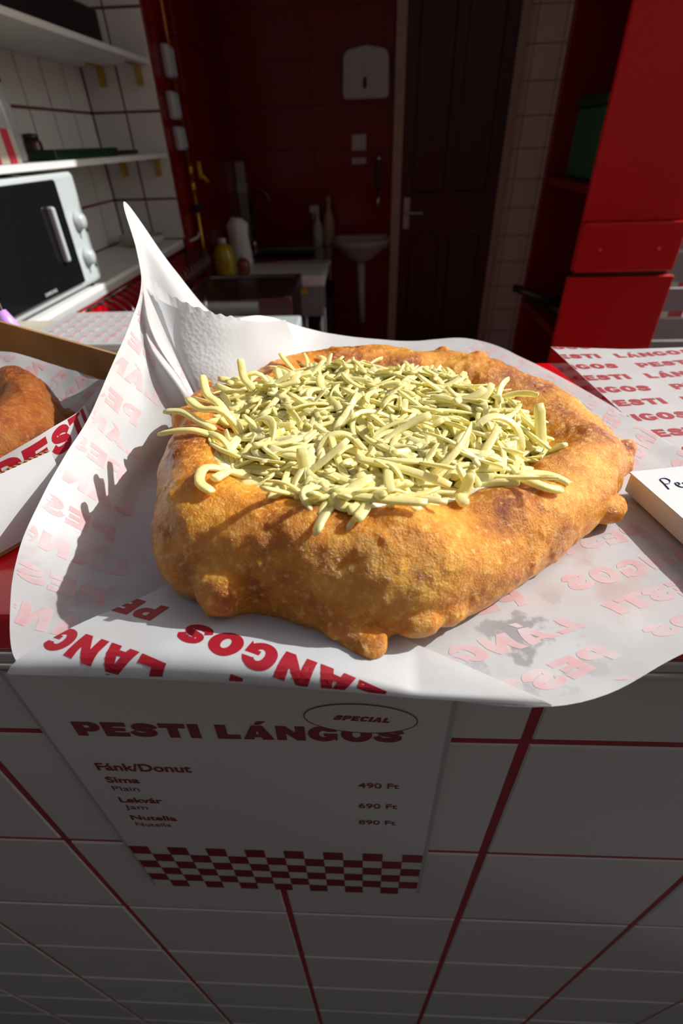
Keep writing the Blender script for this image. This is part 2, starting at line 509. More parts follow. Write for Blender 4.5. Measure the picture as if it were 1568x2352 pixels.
# ------------------------------------------------------------------ tiled walls
_tc = {}
def tile_mesh(w, h, th, m):
    k = (round(w, 4), round(h, 4), th, m)
    if k not in _tc:
        c = min(0.0012, th * 0.4)
        me = bpy.data.meshes.new('tile')
        a, b = w / 2, h / 2
        V = [(-a, -b, -th), (a, -b, -th), (a, b, -th), (-a, b, -th), (-a, -b, -c), (a, -b, -c), (a, b, -c), (-a, b, -c),
             (-a + c, -b + c, 0), (a - c, -b + c, 0), (a - c, b - c, 0), (-a + c, b - c, 0)]
        F = [(8, 9, 10, 11)] + [(4 + i, 4 + (i + 1) % 4, 8 + (i + 1) % 4, 8 + i) for i in range(4)] + [(i, (i + 1) % 4, 4 + (i + 1) % 4, 4 + i) for i in range(4)]
        me.from_pydata(V, [], F); me.materials.append(MATS[m]); _tc[k] = me
    return _tc[k]
def tiles(parent, origin, U, Vd, N, us, vs_, joint, th, m):
    """one object per tile; us / vs_ are the joint lines along the two directions"""
    U, Vd, N, O = Vector(U), Vector(Vd), Vector(N), Vector(origin)
    R = Matrix((U, Vd, N)).transposed().to_4x4()
    for a, b in zip(us, us[1:]):
        for c, d in zip(vs_, vs_[1:]):
            w, h = b - a - joint, d - c - joint
            if w < .004 or h < .004: continue
            o = bpy.data.objects.new('tile', tile_mesh(w, h, th, m))
            COL.objects.link(o); o.parent = parent
            Mx = R.copy(); Mx.translation = O + U * ((a + b) / 2) + Vd * ((c + d) / 2) + N * random.uniform(-.0002, .0002)
            o.matrix_local = Mx
def lines(lo, hi, start, step):
    k0 = math.ceil((lo - start) / step - 1e-6); r = [lo] if start + k0 * step - lo > 1e-4 else []
    while start + k0 * step < hi - 1e-4: r.append(start + k0 * step); k0 += 1
    return r + [hi]

# ================================================================== THE SETTING
struct('floor', mbox((-1.4, 0.12, -0.05), (1.3, 3.7, 0.0)), 'floor_tile')
struct('ground', mbox((-8, -9, -0.06), (9, 0.12, -0.002)), 'asphalt')
struct('pavement', mbox((1.3, 0.12, -0.06), (9, 9, -0.002)), 'paving')
struct('shade_facade', mbox((-14, -7.0, 0), (14, -6.0, 16.0)), 'shade_facade_dark')  # unseen dark building across the street, added to shade the front wall
struct('ceiling', mbox((-1.3, 0.62, 2.90), (1.15, 3.7, 3.02)), 'ceiling_paint')

w = struct('wall_front', mbox((-1.3, 0.0010, 0.0), (1.3, 0.12, 1.262)), 'grout_red')
tiles(w, (-0.366, 0.0, 1.2), (1, 0, 0), (0, 0, 1), (0, -1, 0), [0.15 * k for k in range(-5, 11)], [-1.2 + .15 * k for k in range(0, 9)] + [.062], .0050, .006, 'tile_white_shaded')
struct('wall_lintel', mbox((-1.3, 0.50, 2.58), (1.15, 0.62, 2.90)), 'plaster')

w = struct('wall_back', mbox((-1.3, 3.506, 0), (2.2, 3.7, 2.9)), 'grout_red')
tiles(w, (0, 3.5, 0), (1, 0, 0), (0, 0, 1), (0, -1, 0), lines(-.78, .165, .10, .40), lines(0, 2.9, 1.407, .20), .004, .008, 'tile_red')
tiles(w, (0, 3.5, 0), (1, 0, 0), (0, 0, 1), (0, -1, 0), lines(.845, 1.15, .90, .15), lines(0, 2.9, 1.38, .15), .004, .008, 'tile_white')
w = struct('wall_side', mbox((-1.06, 2.30, 0), (-.786, 3.506, 2.9)), 'grout_red')
tiles(w, (-.78, 0, 0), (0, -1, 0), (0, 0, 1), (1, 0, 0), lines(-3.5, -2.29, -3.45, .40), lines(0, 2.9, 1.407, .20), .004, .008, 'tile_red')
w = struct('wall_alcove', mbox((-1.06, 2.286, 1.12), (-.783, 2.30, 2.9)), 'grout_dark')
tiles(w, (0, 2.28, 0), (1, 0, 0), (0, 0, 1), (0, -1, 0), [-1.05, -.918, -.782], lines(1.12, 2.9, 1.555, .285), .008, .007, 'tile_white')
w = struct('wall_left', mbox((-1.3, 0.12, 0), (-1.056, 2.30, 2.9)), 'grout_dark')
tiles(w, (-1.05, 0, 0), (0, -1, 0), (0, 0, 1), (1, 0, 0), lines(-2.28, -.15, -2.28, .15), lines(1.12, 2.9, 1.555, .285), .008, .007, 'tile_white')
w = struct('wall_low', mbox((-1.05, 0.30, 0), (-.806, 2.28, 1.085)), 'grout_pale')
tiles(w, (-.80, 0, 0), (0, -1, 0), (0, 0, 1), (1, 0, 0), lines(-2.28, -.30, -1.19, .40), lines(0, 1.082, 1.075, .20), .007, .007, 'tile_red_bright')
tiles(w, (-.80, 0, 0), (0, -1, 0), (0, 0, 1), (1, 0, 0), [-2.28, -.30], [1.076, 1.09], .004, .006, 'tile_red_bright')
struct('wall_right', mbox((1.15, 2.12, 0), (1.30, 3.5, 2.9)), 'plaster')

# door and its frame
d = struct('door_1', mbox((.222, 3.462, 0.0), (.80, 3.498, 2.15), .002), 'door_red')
for (a, b_) in ((0.12, .95), (1.18, 2.02)):
    for (c, e) in ((.29, .48), (.54, .73)):
        obj('panel', mbox((c, 3.452, a), (e, 3.462, b_), .008), 'door_red', d)
hd = obj('handle', mtube([(.262, 3.47, 1.075), (.262, 3.425, 1.075), (.275, 3.418, 1.075), (.36, 3.418, 1.073)], .008), 'white_plastic', d, True)
obj('escutcheon', mbox((.243, 3.452, .985), (.281, 3.463, 1.155), .004), 'white_plastic', d)
struct('trim_1', mbox((.165, 3.44, 0), (.222, 3.506, 2.15), .004), 'cream_paint')
struct('trim_2', mbox((.80, 3.44, 0), (.845, 3.506, 2.15), .004), 'cream_paint')
struct('trim_3', mbox((.165, 3.44, 2.15), (.845, 3.506, 2.20), .004), 'cream_paint')

# ------------------------------------------------------------------ counter
t = thing('serving_counter', 'glossy bright red counter slab on top of the white tiled front', 'counter', (0, .14, 1.262))
obj('counter_slab', mbox((-1.3, -.002, 1.272), (1.3, .284, ZC), .003, 3), 'counter_red', t)
obj('edge_trim', mbox((-1.3, -.003, 1.2655), (1.3, .12, 1.272), .001), 'metal_trim', t)
obj('edge_trim', mbox((-1.3, -.0045, 1.262), (1.3, .01, 1.2655), .001), 'metal_trim', t)

# ------------------------------------------------------------------ menu on the tiles
MX0, MX1, MZ0, MZ1 = -.1675, .0415, .972, 1.258
t = thing('menu_board', 'printed price menu with red checker border in a clear holder on the tiles', 'menu', (-.063, -.002, MZ0))
hold = obj('holder', mbox((MX0 - .0035, -.0022, MZ0 - .003), (MX1 + .0035, -.0003, MZ1), .0006), 'acrylic_edge', t)
sheet = obj('menu_sheet', mbox((MX0, -.0030, MZ0), (MX1, -.0022, MZ1)), 'menu_paper', t)
def menu_print(V, F, x, z, shear=0.0, rot=0.0, m='menu_red', name='lettering', y=-.00325):
    bm = bmesh.new(); c, s = math.cos(rot), math.sin(rot)
    vv = [bm.verts.new((x + (a + shear * b) * c - b * s, y, z + (a + shear * b) * s + b * c)) for a, b in V]
    for q in F:
        try: bm.faces.new([vv[i] for i in q])
        except ValueError: pass
    return obj(name, bm, m, sheet)
V, F, wd = word2d('PESTI LÁNGOS', 1.0)
sxx = .1705 / wd
menu_print([(a * sxx, b * .0133) for a, b in V], F, -.1505, 1.2035)
def fitted(text, x0, x1, z, size, bold):
    V, F, wd = font2d(text, 1.0, bold)
    m0 = min(a for a, b in V)
    menu_print([((a - m0) * (x1 - x0) / wd, b * size) for a, b in V], F, x0, z)
fitted('Fánk/Donut', -.1525, -.0975, 1.1655, .0118, .022)
for txt, x1, z in (('Sima', -.1318, 1.1505), ('Lekvár', -.1245, 1.1240), ('Nutella', -.1215, 1.0985)):
    fitted(txt, -.1517, x1, z, .0098, .022)
for txt, x1, z in (('Plain', -.1350, 1.1400), ('Jam', -.1365, 1.1145), ('Nutella', -.1275, 1.0885)):
    fitted(txt, -.1512, x1, z, .0085, .0)
for txt, z in (('490 Ft', 1.1520), ('690 Ft', 1.1255), ('890 Ft', 1.1020)):
    fitted(txt, -.0028, .0206, z, .0088, .012)
# the oval SPECIAL badge
E0, E1 = ell(0, 0, .0280, .0128, 0, 360, 64)[:-1], ell(0, 0, .0275, .0123, 0, 360, 64)[:-1]
V, F = fill2d([E0]); menu_print(V, F, -.0013, 1.2255, rot=-.07, m='menu_paper', name='badge', y=-.00345)
V, F = fill2d([E0, E1]); menu_print(V, F, -.0013, 1.2255, rot=-.07, name='badge_ring', y=-.0036)
V, F, wd = word2d('SPECIAL', 1.0, 1.0)
menu_print([(a * .0275 / wd - .01375, b * .0043) for a, b in V], F, -.0013, 1.2235, shear=.3, rot=-.07, y=-.0036)
bm = bmesh.new()
cw = (MX1 - MX0) / 15; chh = .0135
for r_ in range(6):
    for k in range(15):
        if (r_ + k) % 2 == 0:
            x, z = MX0 + k * cw, MZ0 + .081 - (r_ + 1) * chh
            bm.faces.new([bm.verts.new(p) for p in ((x, -.00325, z), (x + cw, -.00325, z), (x + cw, -.00325, z + chh), (x, -.00325, z + chh))])
obj('checker_border', bm, 'menu_red', sheet)

# ================================================================== THE FRIED BREAD
BC = np.array([.014, .098])
OUT = [(.141, .100), (.136, .130), (.121, .180), (.085, .216), (.045, .226), (.007, .228), (-.030, .219), (-.062, .194), (-.089, .162),
       (-.102, .128), (-.101, .090), (-.093, .042), (-.083, .003), (-.065, -.001), (-.040, -.009), (-.030, -.011), (.004, -.018), (.028, -.012),
       (.069, .014), (.102, .044), (.124, .068)]
_oa = np.array(OUT) - BC
_th = np.unwrap(np.arctan2(_oa[:, 1], _oa[:, 0])); _rr = np.hypot(_oa[:, 0], _oa[:, 1])
_HT = [.029, .028, .030, .033, .037, .038, .038, .038, .037, .038, .041, .044, .046, .046, .045, .045, .043, .041, .038, .033, .031]
def _per(tab, a):
    a = (a - _th[0]) % (2 * PI) + _th[0]
    return float(np.interp(a, np.append(_th, _th[0] + 2 * PI), np.append(tab, tab[0])))
def bread_R(a): return sum(_per(_rr, a + d) for d in (-.10, -.05, 0, .05, .10)) / 5
def bread_H(a): return sum(_per(_HT, a + d) for d in (-.2, -.1, 0, .1, .2)) / 5
PROF = [(0, .001), (.5, .001), (.88, .0005), (.972, .035), (.998, .16), (1.0, .34), (.992, .55), (.962, .76), (.91, .93), (.85, 1.0), (.78, .985), (.71, .90), (.63, .76), (.5, .66), (.3, .62), (0, .60)]
TOPR = [(p[0], p[1]) for p in PROF[9:]][::-1]
def bread_top(x, y):
    d = np.array([x, y]) - BC; a = math.atan2(d[1], d[0]); rho = math.hypot(*d) / bread_R(a)
    xs = [p[0] for p in PROF[5:]][::-1]; zs = [p[1] for p in PROF[5:]][::-1]
    return ZC + .006 + bread_H(a) * float(np.interp(rho, xs, zs)) if rho < 1 else ZC + .003
def make_bread(vox):
    NA = 96
    bm = bmesh.new()
    prof = np.array(PROF)
    samp = [cr(prof, t) for t in np.linspace(0, len(prof) - 1, 44)][1:-1]
    rings = []
    for r_, z_ in samp:
        ring = []
        for k in range(NA):
            a = 2 * PI * k / NA
            wob = 1 + .010 * noise.noise((3 * math.cos(a), 3 * math.sin(a), z_ * 2)) + .006 * noise.noise((9 * math.cos(a), 9 * math.sin(a), 5))
            rr_ = bread_R(a) * max(r_, 0) * wob
            x, y = BC[0] + rr_ * math.cos(a), BC[1] + rr_ * math.sin(a)
            lump = 1 + .20 * noise.noise((x * 26, y * 26, 3.1)) * min(1, max(0, r_ - .3) * 2)
            ring.append(bm.verts.new((x, y, ZC + .004 + max(0, z_) * bread_H(a) * lump)))
        rings.append(ring)
    for a, b in zip(rings, rings[1:]):
        for k in range(NA): bm.faces.new((a[k], a[(k + 1) % NA], b[(k + 1) % NA], b[k]))
    bm.faces.new(rings[0][::-1]); bm.faces.new(rings[-1])
    # blisters that grew out of the rim while frying
    def blob(c, rx, ry, rz, rot=0.0):
        r = bmesh.ops.create_icosphere(bm, subdivisions=3, radius=1.0)
        cs, sn = math.cos(rot), math.sin(rot)
        for v in r['verts']:
            k = 1 + .10 * noise.noise((v.co.x * 1.7 + c[0] * 90, v.co.y * 1.7, v.co.z * 1.7))
            x, y, z = v.co.x * rx * k, v.co.y * ry * k, v.co.z * rz * k
            v.co = (c[0] + x * cs - y * sn, c[1] + x * sn + y * cs, c[2] + z)
    blob((-.0545, -.0040, ZC + .0185), .0118, .0112, .0120)
    blob((-.050, .000, ZC + .010), .011, .008, .010)
    blob((.0010, -.0205, ZC + .0095), .0095, .0060, .0060, -.5)
    blob((-.006, -.015, ZC + .0125), .009, .006, .007)
    blob((.0200, -.0150, ZC + .0135), .0085, .0050, .0060, .3)
    blob((.0330, -.0080, ZC + .0130), .0080, .0050, .0060, .4)
    blob((.0660, .0150, ZC + .0170), .0065, .0055, .0060, .5)
    blob((.118, .060, ZC + .010), .010, .007, .007, .6)
    blob((.1410, .104, ZC + .0170), .0058, .0055, .0068)
    blob((.136, .098, ZC + .012), .009, .007, .009)
    blob((-.098, .153, ZC + .0345), .0060, .0055, .0080)
    blob((-.092, .128, ZC + .0370), .012, .007, .006, 1.1)
    blob((-.099, .112, ZC + .0340), .008, .010, .007)
    blob((.004, .218, ZC + .0330), .006, .005, .005)
    blob((.078, .204, ZC + .0330), .007, .006, .005)
    blob((.055, .214, ZC + .0320), .005, .005, .005)
    bmesh.ops.recalc_face_normals(bm, faces=bm.faces)
    me = bpy.data.meshes.new('tmp'); bm.to_mesh(me); bm.free()
    o = bpy.data.objects.new('tmp', me); COL.objects.link(o)
    md = o.modifiers.new('r', 'REMESH'); md.mode = 'VOXEL'; md.voxel_size = vox; md.use_smooth_shade = True
    sm = o.modifiers.new('s', 'SMOOTH'); sm.factor = .5; sm.iterations = 4
    dg = bpy.context.evaluated_depsgraph_get()
    res = bpy.data.meshes.new_from_object(o.evaluated_get(dg))
    bpy.data.objects.remove(o); bpy.data.meshes.remove(me)
    n = len(res.vertices)
    co = np.empty(n * 3); res.vertices.foreach_get('co', co); co = co.reshape(-1, 3)
    no = np.empty(n * 3); res.vertices.foreach_get('normal', no); no = no.reshape(-1, 3)
    dsp = np.zeros(n)
    for i in range(n):
        p = Vector(co[i])
        a = noise.noise(p * 48) * .0022 + noise.noise(p * 130 + Vector((3, 1, 7))) * .0008 + noise.noise(p * 420) * .00028
        b = noise.noise(p * 210 + Vector((9, 4, 1)))
        if b > .28: a += (b - .28) * .0020                         # small crisp bubbles
        dsp[i] = a
    flat = np.clip((co[:, 2] - ZC - .004) / .004, 0, 1)
    co += no * (dsp * flat)[:, None]
    res.vertices.foreach_set('co', co.ravel()); res.update()
    res.polygons.foreach_set('use_smooth', [True] * len(res.polygons))
    res.name = 'dough'
    return res

bread = thing('fried_flatbread', 'large round golden fried flatbread topped with grated cheese on printed paper', 'fried bread', (BC[0], BC[1], ZC + .004))
bm_ = make_bread(.00125)
obj('dough', bm_, 'dough', bread)
from mathutils.bvhtree import BVHTree
_bvh = BVHTree.FromPolygons([v.co.copy() for v in bm_.vertices], [tuple(p.vertices) for p in bm_.polygons])
def bread_top(x, y):                                    # height of the fried surface itself
    h = _bvh.ray_cast(Vector((x, y, ZC + .2)), Vector((0, 0, -1)))
    return h[0].z if h[0] is not None else ZC + .003

# sour cream between bread and cheese
CC = np.array([.006, .095]); CRX, CRY = .081, .080
def cheese_edge(a): return 1 + .06 * math.sin(3 * a + 1) + .05 * math.sin(7 * a + .5)
NA, NR = 120, 26
P = np.zeros((NA, NR, 3))
for i in range(NA):
    a = 2 * PI * i / NA
    e = cheese_edge(a) * (.99 + .05 * noise.noise((4 * math.cos(a), 4 * math.sin(a), 2)) + .03 * noise.noise((12 * math.cos(a), 12 * math.sin(a), 8)))
    if 195 < math.degrees(a) < 330: e *= 1.035 + .06 * noise.noise((7 * math.cos(a), 7 * math.sin(a), 5))
    for j in range(NR):
        r_ = j / (NR - 1)
        x, y = CC[0] + CRX * e * r_ * math.cos(a), CC[1] + CRY * e * r_ * math.sin(a)
        z = bread_top(x, y) + .0034 * math.sqrt(max(0, 1 - r_ ** 6)) - .0012 * r_ ** 8 + .0009 * noise.noise((x * 120, y * 120, 0))
        P[i, j] = (x, y, z)
obj('sour_cream', grid_mesh('sour_cream', P, True), 'sour_cream', bread)

# ------------------------------------------------------------------ grated cheese
def shred_mesh(L, wd, th, bend, lift, twist, name='cheese_shred', ctrl=None):
    """a grated strip: rounded section swept along a bent line"""
    ns = 13; bm = bmesh.new()
    pts = []
    if ctrl is None:
        p = Vector((0, 0, 0)); ya = -bend / 2; pa = lift / 2
        for k in range(ns):
            pts.append(p.copy())
            p = p + Vector((math.cos(ya) * math.cos(pa), math.sin(ya) * math.cos(pa), math.sin(pa))) * (L / (ns - 1))
            ya += bend / (ns - 1); pa -= lift / (ns - 1)
        c = sum(pts, Vector()) / ns
        pts = [q - c for q in pts]
    else:
        A = np.array(ctrl, float); pts = [Vector(cr(A, t)) for t in np.linspace(0, len(A) - 1, ns)]
    rings = []
    for k, q in enumerate(pts):
        t = (pts[min(k + 1, ns - 1)] - pts[max(k - 1, 0)]).normalized()
        x = t.cross(Vector((0, 0, 1))); x = x.normalized() if x.length > 1e-5 else Vector((1, 0, 0)); y = x.cross(t)
        tw = twist * (k / (ns - 1) - .5)
        f = k / (ns - 1)
        tap = min(1.0, .74 + 3.5 * min(f, 1 - f)) * (1 + .10 * noise.noise((f * 9, L * 900, wd * 700)))
        ring = []
        for j in range(8):
            a = 2 * PI * j / 8 + PI / 8
            cx, cy = math.copysign(abs(math.cos(a)) ** .7, math.cos(a)) * wd / 2 * tap, math.copysign(abs(math.sin(a)) ** .7, math.sin(a)) * th / 2 * tap
            ring.append(bm.verts.new(q + x * (cx * math.cos(tw) - cy * math.sin(tw)) + y * (cx * math.sin(tw) + cy * math.cos(tw))))
        rings.append(ring)
    for a, b in zip(rings, rings[1:]):
        for j in range(8): bm.faces.new((a[j], a[(j + 1) % 8], b[(j + 1) % 8], b[j]))
    bm.faces.new(rings[0][::-1]); bm.faces.new(rings[-1])
    me = bpy.data.meshes.new(name); bm.to_mesh(me); bm.free()
    me.materials.append(MATS['cheese'])
    me.polygons.foreach_set('use_smooth', [True] * len(me.polygons))
    return me
rc = random.Random(21)
SH = []; LONG = []
for k in range(72):
    L = rc.choice((rc.uniform(.006, .014), rc.uniform(.014, .028), rc.uniform(.022, .044), rc.uniform(.028, .050)))
    wd = rc.uniform(.0022, .0046)
    SH.append(shred_mesh(L, wd, wd * rc.uniform(.34, .52), rc.choice((-1, 1)) * rc.uniform(.3, 4.2) * rc.random() ** .5, rc.uniform(-.3, 1.6) * rc.random(), rc.uniform(-2.4, 2.4)))
    if L > .017: LONG.append(SH[-1])
def pile(x, y):
    d = np.array([(x - CC[0]) / CRX, (y - CC[1]) / CRY]); r_ = math.hypot(*d) / cheese_edge(math.atan2(d[1], d[0]))
    th_ = max(0.0, 1 - r_ ** 4)
    return ZC + .006 + .0415 * th_ ** .35 * 1.0 if r_ < 1 else None, r_
def pile_top(x, y):
    base = bread_top(x, y)
    d = np.array([(x - CC[0]) / CRX, (y - CC[1]) / CRY]); r_ = math.hypot(*d) / cheese_edge(math.atan2(d[1], d[0]))
    full = ZC + .0452 + .0030 * noise.noise((x * 38, y * 38, 4.0)) + .0020 * noise.noise((x * 90, y * 90, 1.0)) - .05 * max(0, x - .02) * 1.0
    k = max(0.0, min(1.0, (1.04 - r_) / .30)); k = k * k * (3 - 2 * k)
    return base + .0015 + (max(full - base, .004)) * k, r_
def shred_matrix(layer):
    while True:
        x = CC[0] + CRX * rc.uniform(-1.1, 1.1); y = CC[1] + CRY * rc.uniform(-1.1, 1.1)
        zt, r_ = pile_top(x, y)
        if r_ < 1.0 + ((.04 if y > CC[1] - .03 else .0) if layer == 0 else -.04): break
    h = .004
    gx = (pile_top(x + h, y)[0] - pile_top(x - h, y)[0]) / (2 * h); gy = (pile_top(x, y + h)[0] - pile_top(x, y - h)[0]) / (2 * h)
    n = Vector((-gx * .7 + rc.gauss(0, .22), -gy * .7 + rc.gauss(0, .22), 1)).normalized()
    q = n.to_track_quat('Z', 'Y')
    if layer == 0: z = zt + rc.uniform(-.0018, .0016)
    else: z = max(bread_top(x, y) + .002, zt - rc.uniform(.0025, .0085))
    return Matrix.Translation((x, y, z)) @ q.to_matrix().to_4x4() @ Matrix.Rotation(rc.uniform(0, 2 * PI), 4, 'Z')
SHL = 'thin curved pale yellow strand of grated cheese piled on the fried flatbread'
SHG = 'grated cheese strands on the flatbread'
# strands that hang over the rim, laid along the bread
def rim(pts, lift=.0022):
    return [(x, y, max(bread_top(x, y) + lift, zz if zz else 0)) for x, y, zz in pts]
HANG = [
    (rim([(-.0985, .086, 1.347), (-.088, .083, 1.348), (-.078, .076, 1.346), (-.070, .070, 0)]), .0042),
    (rim([(-.0960, .068, 1.344), (-.086, .066, 1.345), (-.076, .064, 1.345), (-.066, .063, 0)]), .0040),
    (rim([(-.082, .104, 1.358), (-.078, .094, 1.352), (-.070, .086, 1.350), (-.060, .080, 0)]), .0042),
    (rim([(-.087, .090, 1.352), (-.078, .082, 1.350), (-.066, .078, 1.350), (-.054, .076, 0)]), .0046),
    (rim([(-.0580, .0185, 0), (-.0640, .0230, 0), (-.0640, .0330, 0), (-.0540, .0370, 0), (-.0420, .0360, 0)]), .0042),
    (rim([(-.0590, .0250, 0), (-.0570, .0300, 0), (-.0560, .0340, 0)]), .0046),
    (rim([(-.0010, .0120, 0), (-.0030, .0190, 0), (-.0040, .0260, 1.346)]), .0052),
    (rim([(.0070, .0140, 0), (.0030, .0210, 0), (-.0020, .0290, 1.347)]), .0056),
    (rim([(.0150, .0150, 0), (.0130, .0200, 0), (.0120, .0260, 1.346)]), .0050),
    (rim([(.0390, .0190, 0), (.0380, .0240, 0), (.0400, .0290, 0), (.0430, .0330, 1.344)]), .0046),
    (rim([(.0420, .0195, 0), (.0375, .0190, 0)]) + [], .0048),
    (rim([(-.0220, .0270, 0), (-.0230, .0350, 0), (-.0260, .0440, 1.350)]), .0058),
    (rim([(.0620, .0310, 0), (.0540, .0340, 0), (.0450, .0360, 0), (.0380, .0370, 1.345)]), .0044),
    (rim([(.0960, .0760, 0), (.0900, .0840, 0), (.0860, .0940, 1.346)]), .0056),
    (rim([(.0860, .0400, 0), (.0800, .0440, 0), (.0720, .0440, 0), (.0640, .0400, 0)]), .0046),
    (rim([(.0800, .0330, 0), (.0740, .0310, 0), (.0680, .0330, 0), (.0650, .0380, 0)]), .0048),
    (rim([(-.0660, .122, 1.360), (-.0640, .116, 1.352), (-.058, .108, 1.349)]), .0042),
    (rim([(-.072, .112, 1.350), (-.068, .120, 1.350), (-.056, .124, 1.350), (-.044, .122, 0)]), .0040),
]
shreds = []
for pts, wd in HANG:
    if len(pts) < 3: continue
    shreds.append(shred_mesh(0, wd, wd * .55, 0, 0, rc.uniform(-.6, .6), ctrl=pts))
for me in shreds:
    o = bpy.data.objects.new('cheese_shred', me); COL.objects.link(o); tag(o, SHL, 'cheese', SHG)
for k in range(300 - len(shreds)):
    o = bpy.data.objects.new('cheese_shred', LONG[k % len(LONG)] if k % 5 else SH[k % len(SH)]); COL.objects.link(o)
    o.matrix_world = shred_matrix(0); tag(o, SHL, 'cheese', SHG)
# the rest of the heap, too many to pick apart
bm = bmesh.new()
rings = []
for j in range(24):                                     # crumbs packed between the strands
    ring = []
    for i in range(96):
        a = 2 * PI * i / 96; r_ = .95 * (j + .4) / 24 * cheese_edge(a)
        x, y = CC[0] + CRX * r_ * math.cos(a), CC[1] + CRY * r_ * math.sin(a)
        ring.append(bm.verts.new((x, y, max(bread_top(x, y) + .0015, pile_top(x, y)[0] - .0052) + .0016 * noise.noise((x * 260, y * 260, 1)))))
    rings.append(ring)
for a, b in zip(rings, rings[1:]):
    for k in range(96): bm.faces.new((a[k], b[k], b[(k + 1) % 96], a[(k + 1) % 96]))
bm.faces.new(rings[0])
for k in range(1500):
    n0 = len(bm.verts); bm.from_mesh(SH[rc.randrange(len(SH))]); bm.verts.ensure_lookup_table()
    Mx = shred_matrix(0 if k < 700 else 1)
    for i in range(n0, len(bm.verts)): bm.verts[i].co = Mx @ bm.verts[i].co
o = obj('grated_cheese', bm, 'cheese', None, True)
o['kind'] = 'stuff'; tag(o, 'heap of finely grated pale cheese under the top strands on the flatbread', 'cheese')

# ================================================================== WRAPPING PAPER UNDER THE BREAD
z0 = ZC + .0016
O3 = (.010, .090, z0)
# each column: knee on the counter, two points on the way up, free edge
COLS = [
    [(.135, .052, z0), (.165, .045, z0), (.200, .038, z0 + .001), (.232, .033, z0 + .002)],
    [(.140, .095, z0), (.160, .105, z0), (.178, .115, z0), (.193, .122, z0 + .001)],
    [(.132, .125, z0), (.148, .150, z0 + .001), (.162, .172, z0 + .001), (.174, .189, z0 + .001)],
    [(.110, .185, z0), (.118, .220, z0 + .001), (.126, .252, z0 + .002), (.134, .283, z0 + .003)],
    [(.070, .215, z0), (.080, .260, z0 + .001), (.090, .302, z0 + .002), (.098, .337, z0 + .002)],
    [(.030, .225, z0), (.032, .262, z0 + .001), (.034, .296, z0 + .003), (.035, .326, z0 + .004)],
    [(-.020, .225, z0), (-.024, .255, z0 + .003), (-.028, .283, z0 + .010), (-.032, .308, z0 + .018)],
    [(-.050, .215, z0 + .001), (-.060, .235, z0 + .010), (-.070, .253, z0 + .026), (-.078, .268, z0 + .044)],
    [(-.070, .208, z0 + .003), (-.085, .223, z0 + .020), (-.098, .233, z0 + .039), (-.108, .240, 1.350)],
    [(-.085, .200, z0 + .004), (-.100, .213, 1.333), (-.114, .219, 1.362), (-.126, .221, 1.385)],
    [(-.098, .190, z0 + .005), (-.114, .203, 1.343), (-.129, .210, 1.386), (-.1463, .2155, 1.4247)],
    [(-.106, .172, z0 + .005), (-.130, .186, 1.335), (-.137, .191, 1.368), (-.1385, .196, 1.402)],
    [(-.103, .152, z0 + .004), (-.1065, .141, 1.335), (-.126, .154, 1.360), (-.134, .180, 1.386)],
    [(-.110, .140, z0 + .002), (-.117, .135, 1.326), (-.128, .146, 1.350), (-.1352, .155, 1.3705)],
    [(-.114, .112, z0 + .001), (-.126, .112, 1.312), (-.135, .113, 1.331), (-.1405, .115, 1.350)],
    [(-.115, .092, z0 + .001), (-.129, .093, 1.309), (-.138, .094, 1.324), (-.144, .095, 1.339)],
    [(-.114, .072, z0 + .001), (-.129, .072, 1.306), (-.139, .072, 1.319), (-.147, .072, 1.332)],
    [(-.110, .050, z0), (-.127, .048, 1.303), (-.138, .046, 1.313), (-.148, .045, 1.3245)],
    [(-.104, .028, z0), (-.123, .025, 1.300), (-.137, .023, 1.307), (-.149, .022, 1.315)],
    [(-.096, .006, z0), (-.116, .003, 1.298), (-.132, .001, 1.300), (-.146, .000, 1.303)],
    [(-.082, -.006, z0), (-.100, -.013, z0), (-.116, -.020, z0), (-.130, -.026, z0)],
    [(-.062, -.010, z0), (-.076, -.016, z0), (-.090, -.022, z0), (-.104, -.0265, z0)],
    [(-.020, -.016, z0), (-.022, -.021, z0), (-.024, -.026, z0), (-.026, -.0295, z0)],
    [(.034, -.012, z0), (.043, -.022, z0), (.052, -.031, z0), (.062, -.0405, z0 + .001)],
    [(.070, .002, z0), (.086, -.006, z0), (.102, -.012, z0), (.118, -.018, z0 + .002)],
    [(.108, .026, z0), (.128, .020, z0), (.150, .012, z0), (.172, .006, z0 + .003)],
]
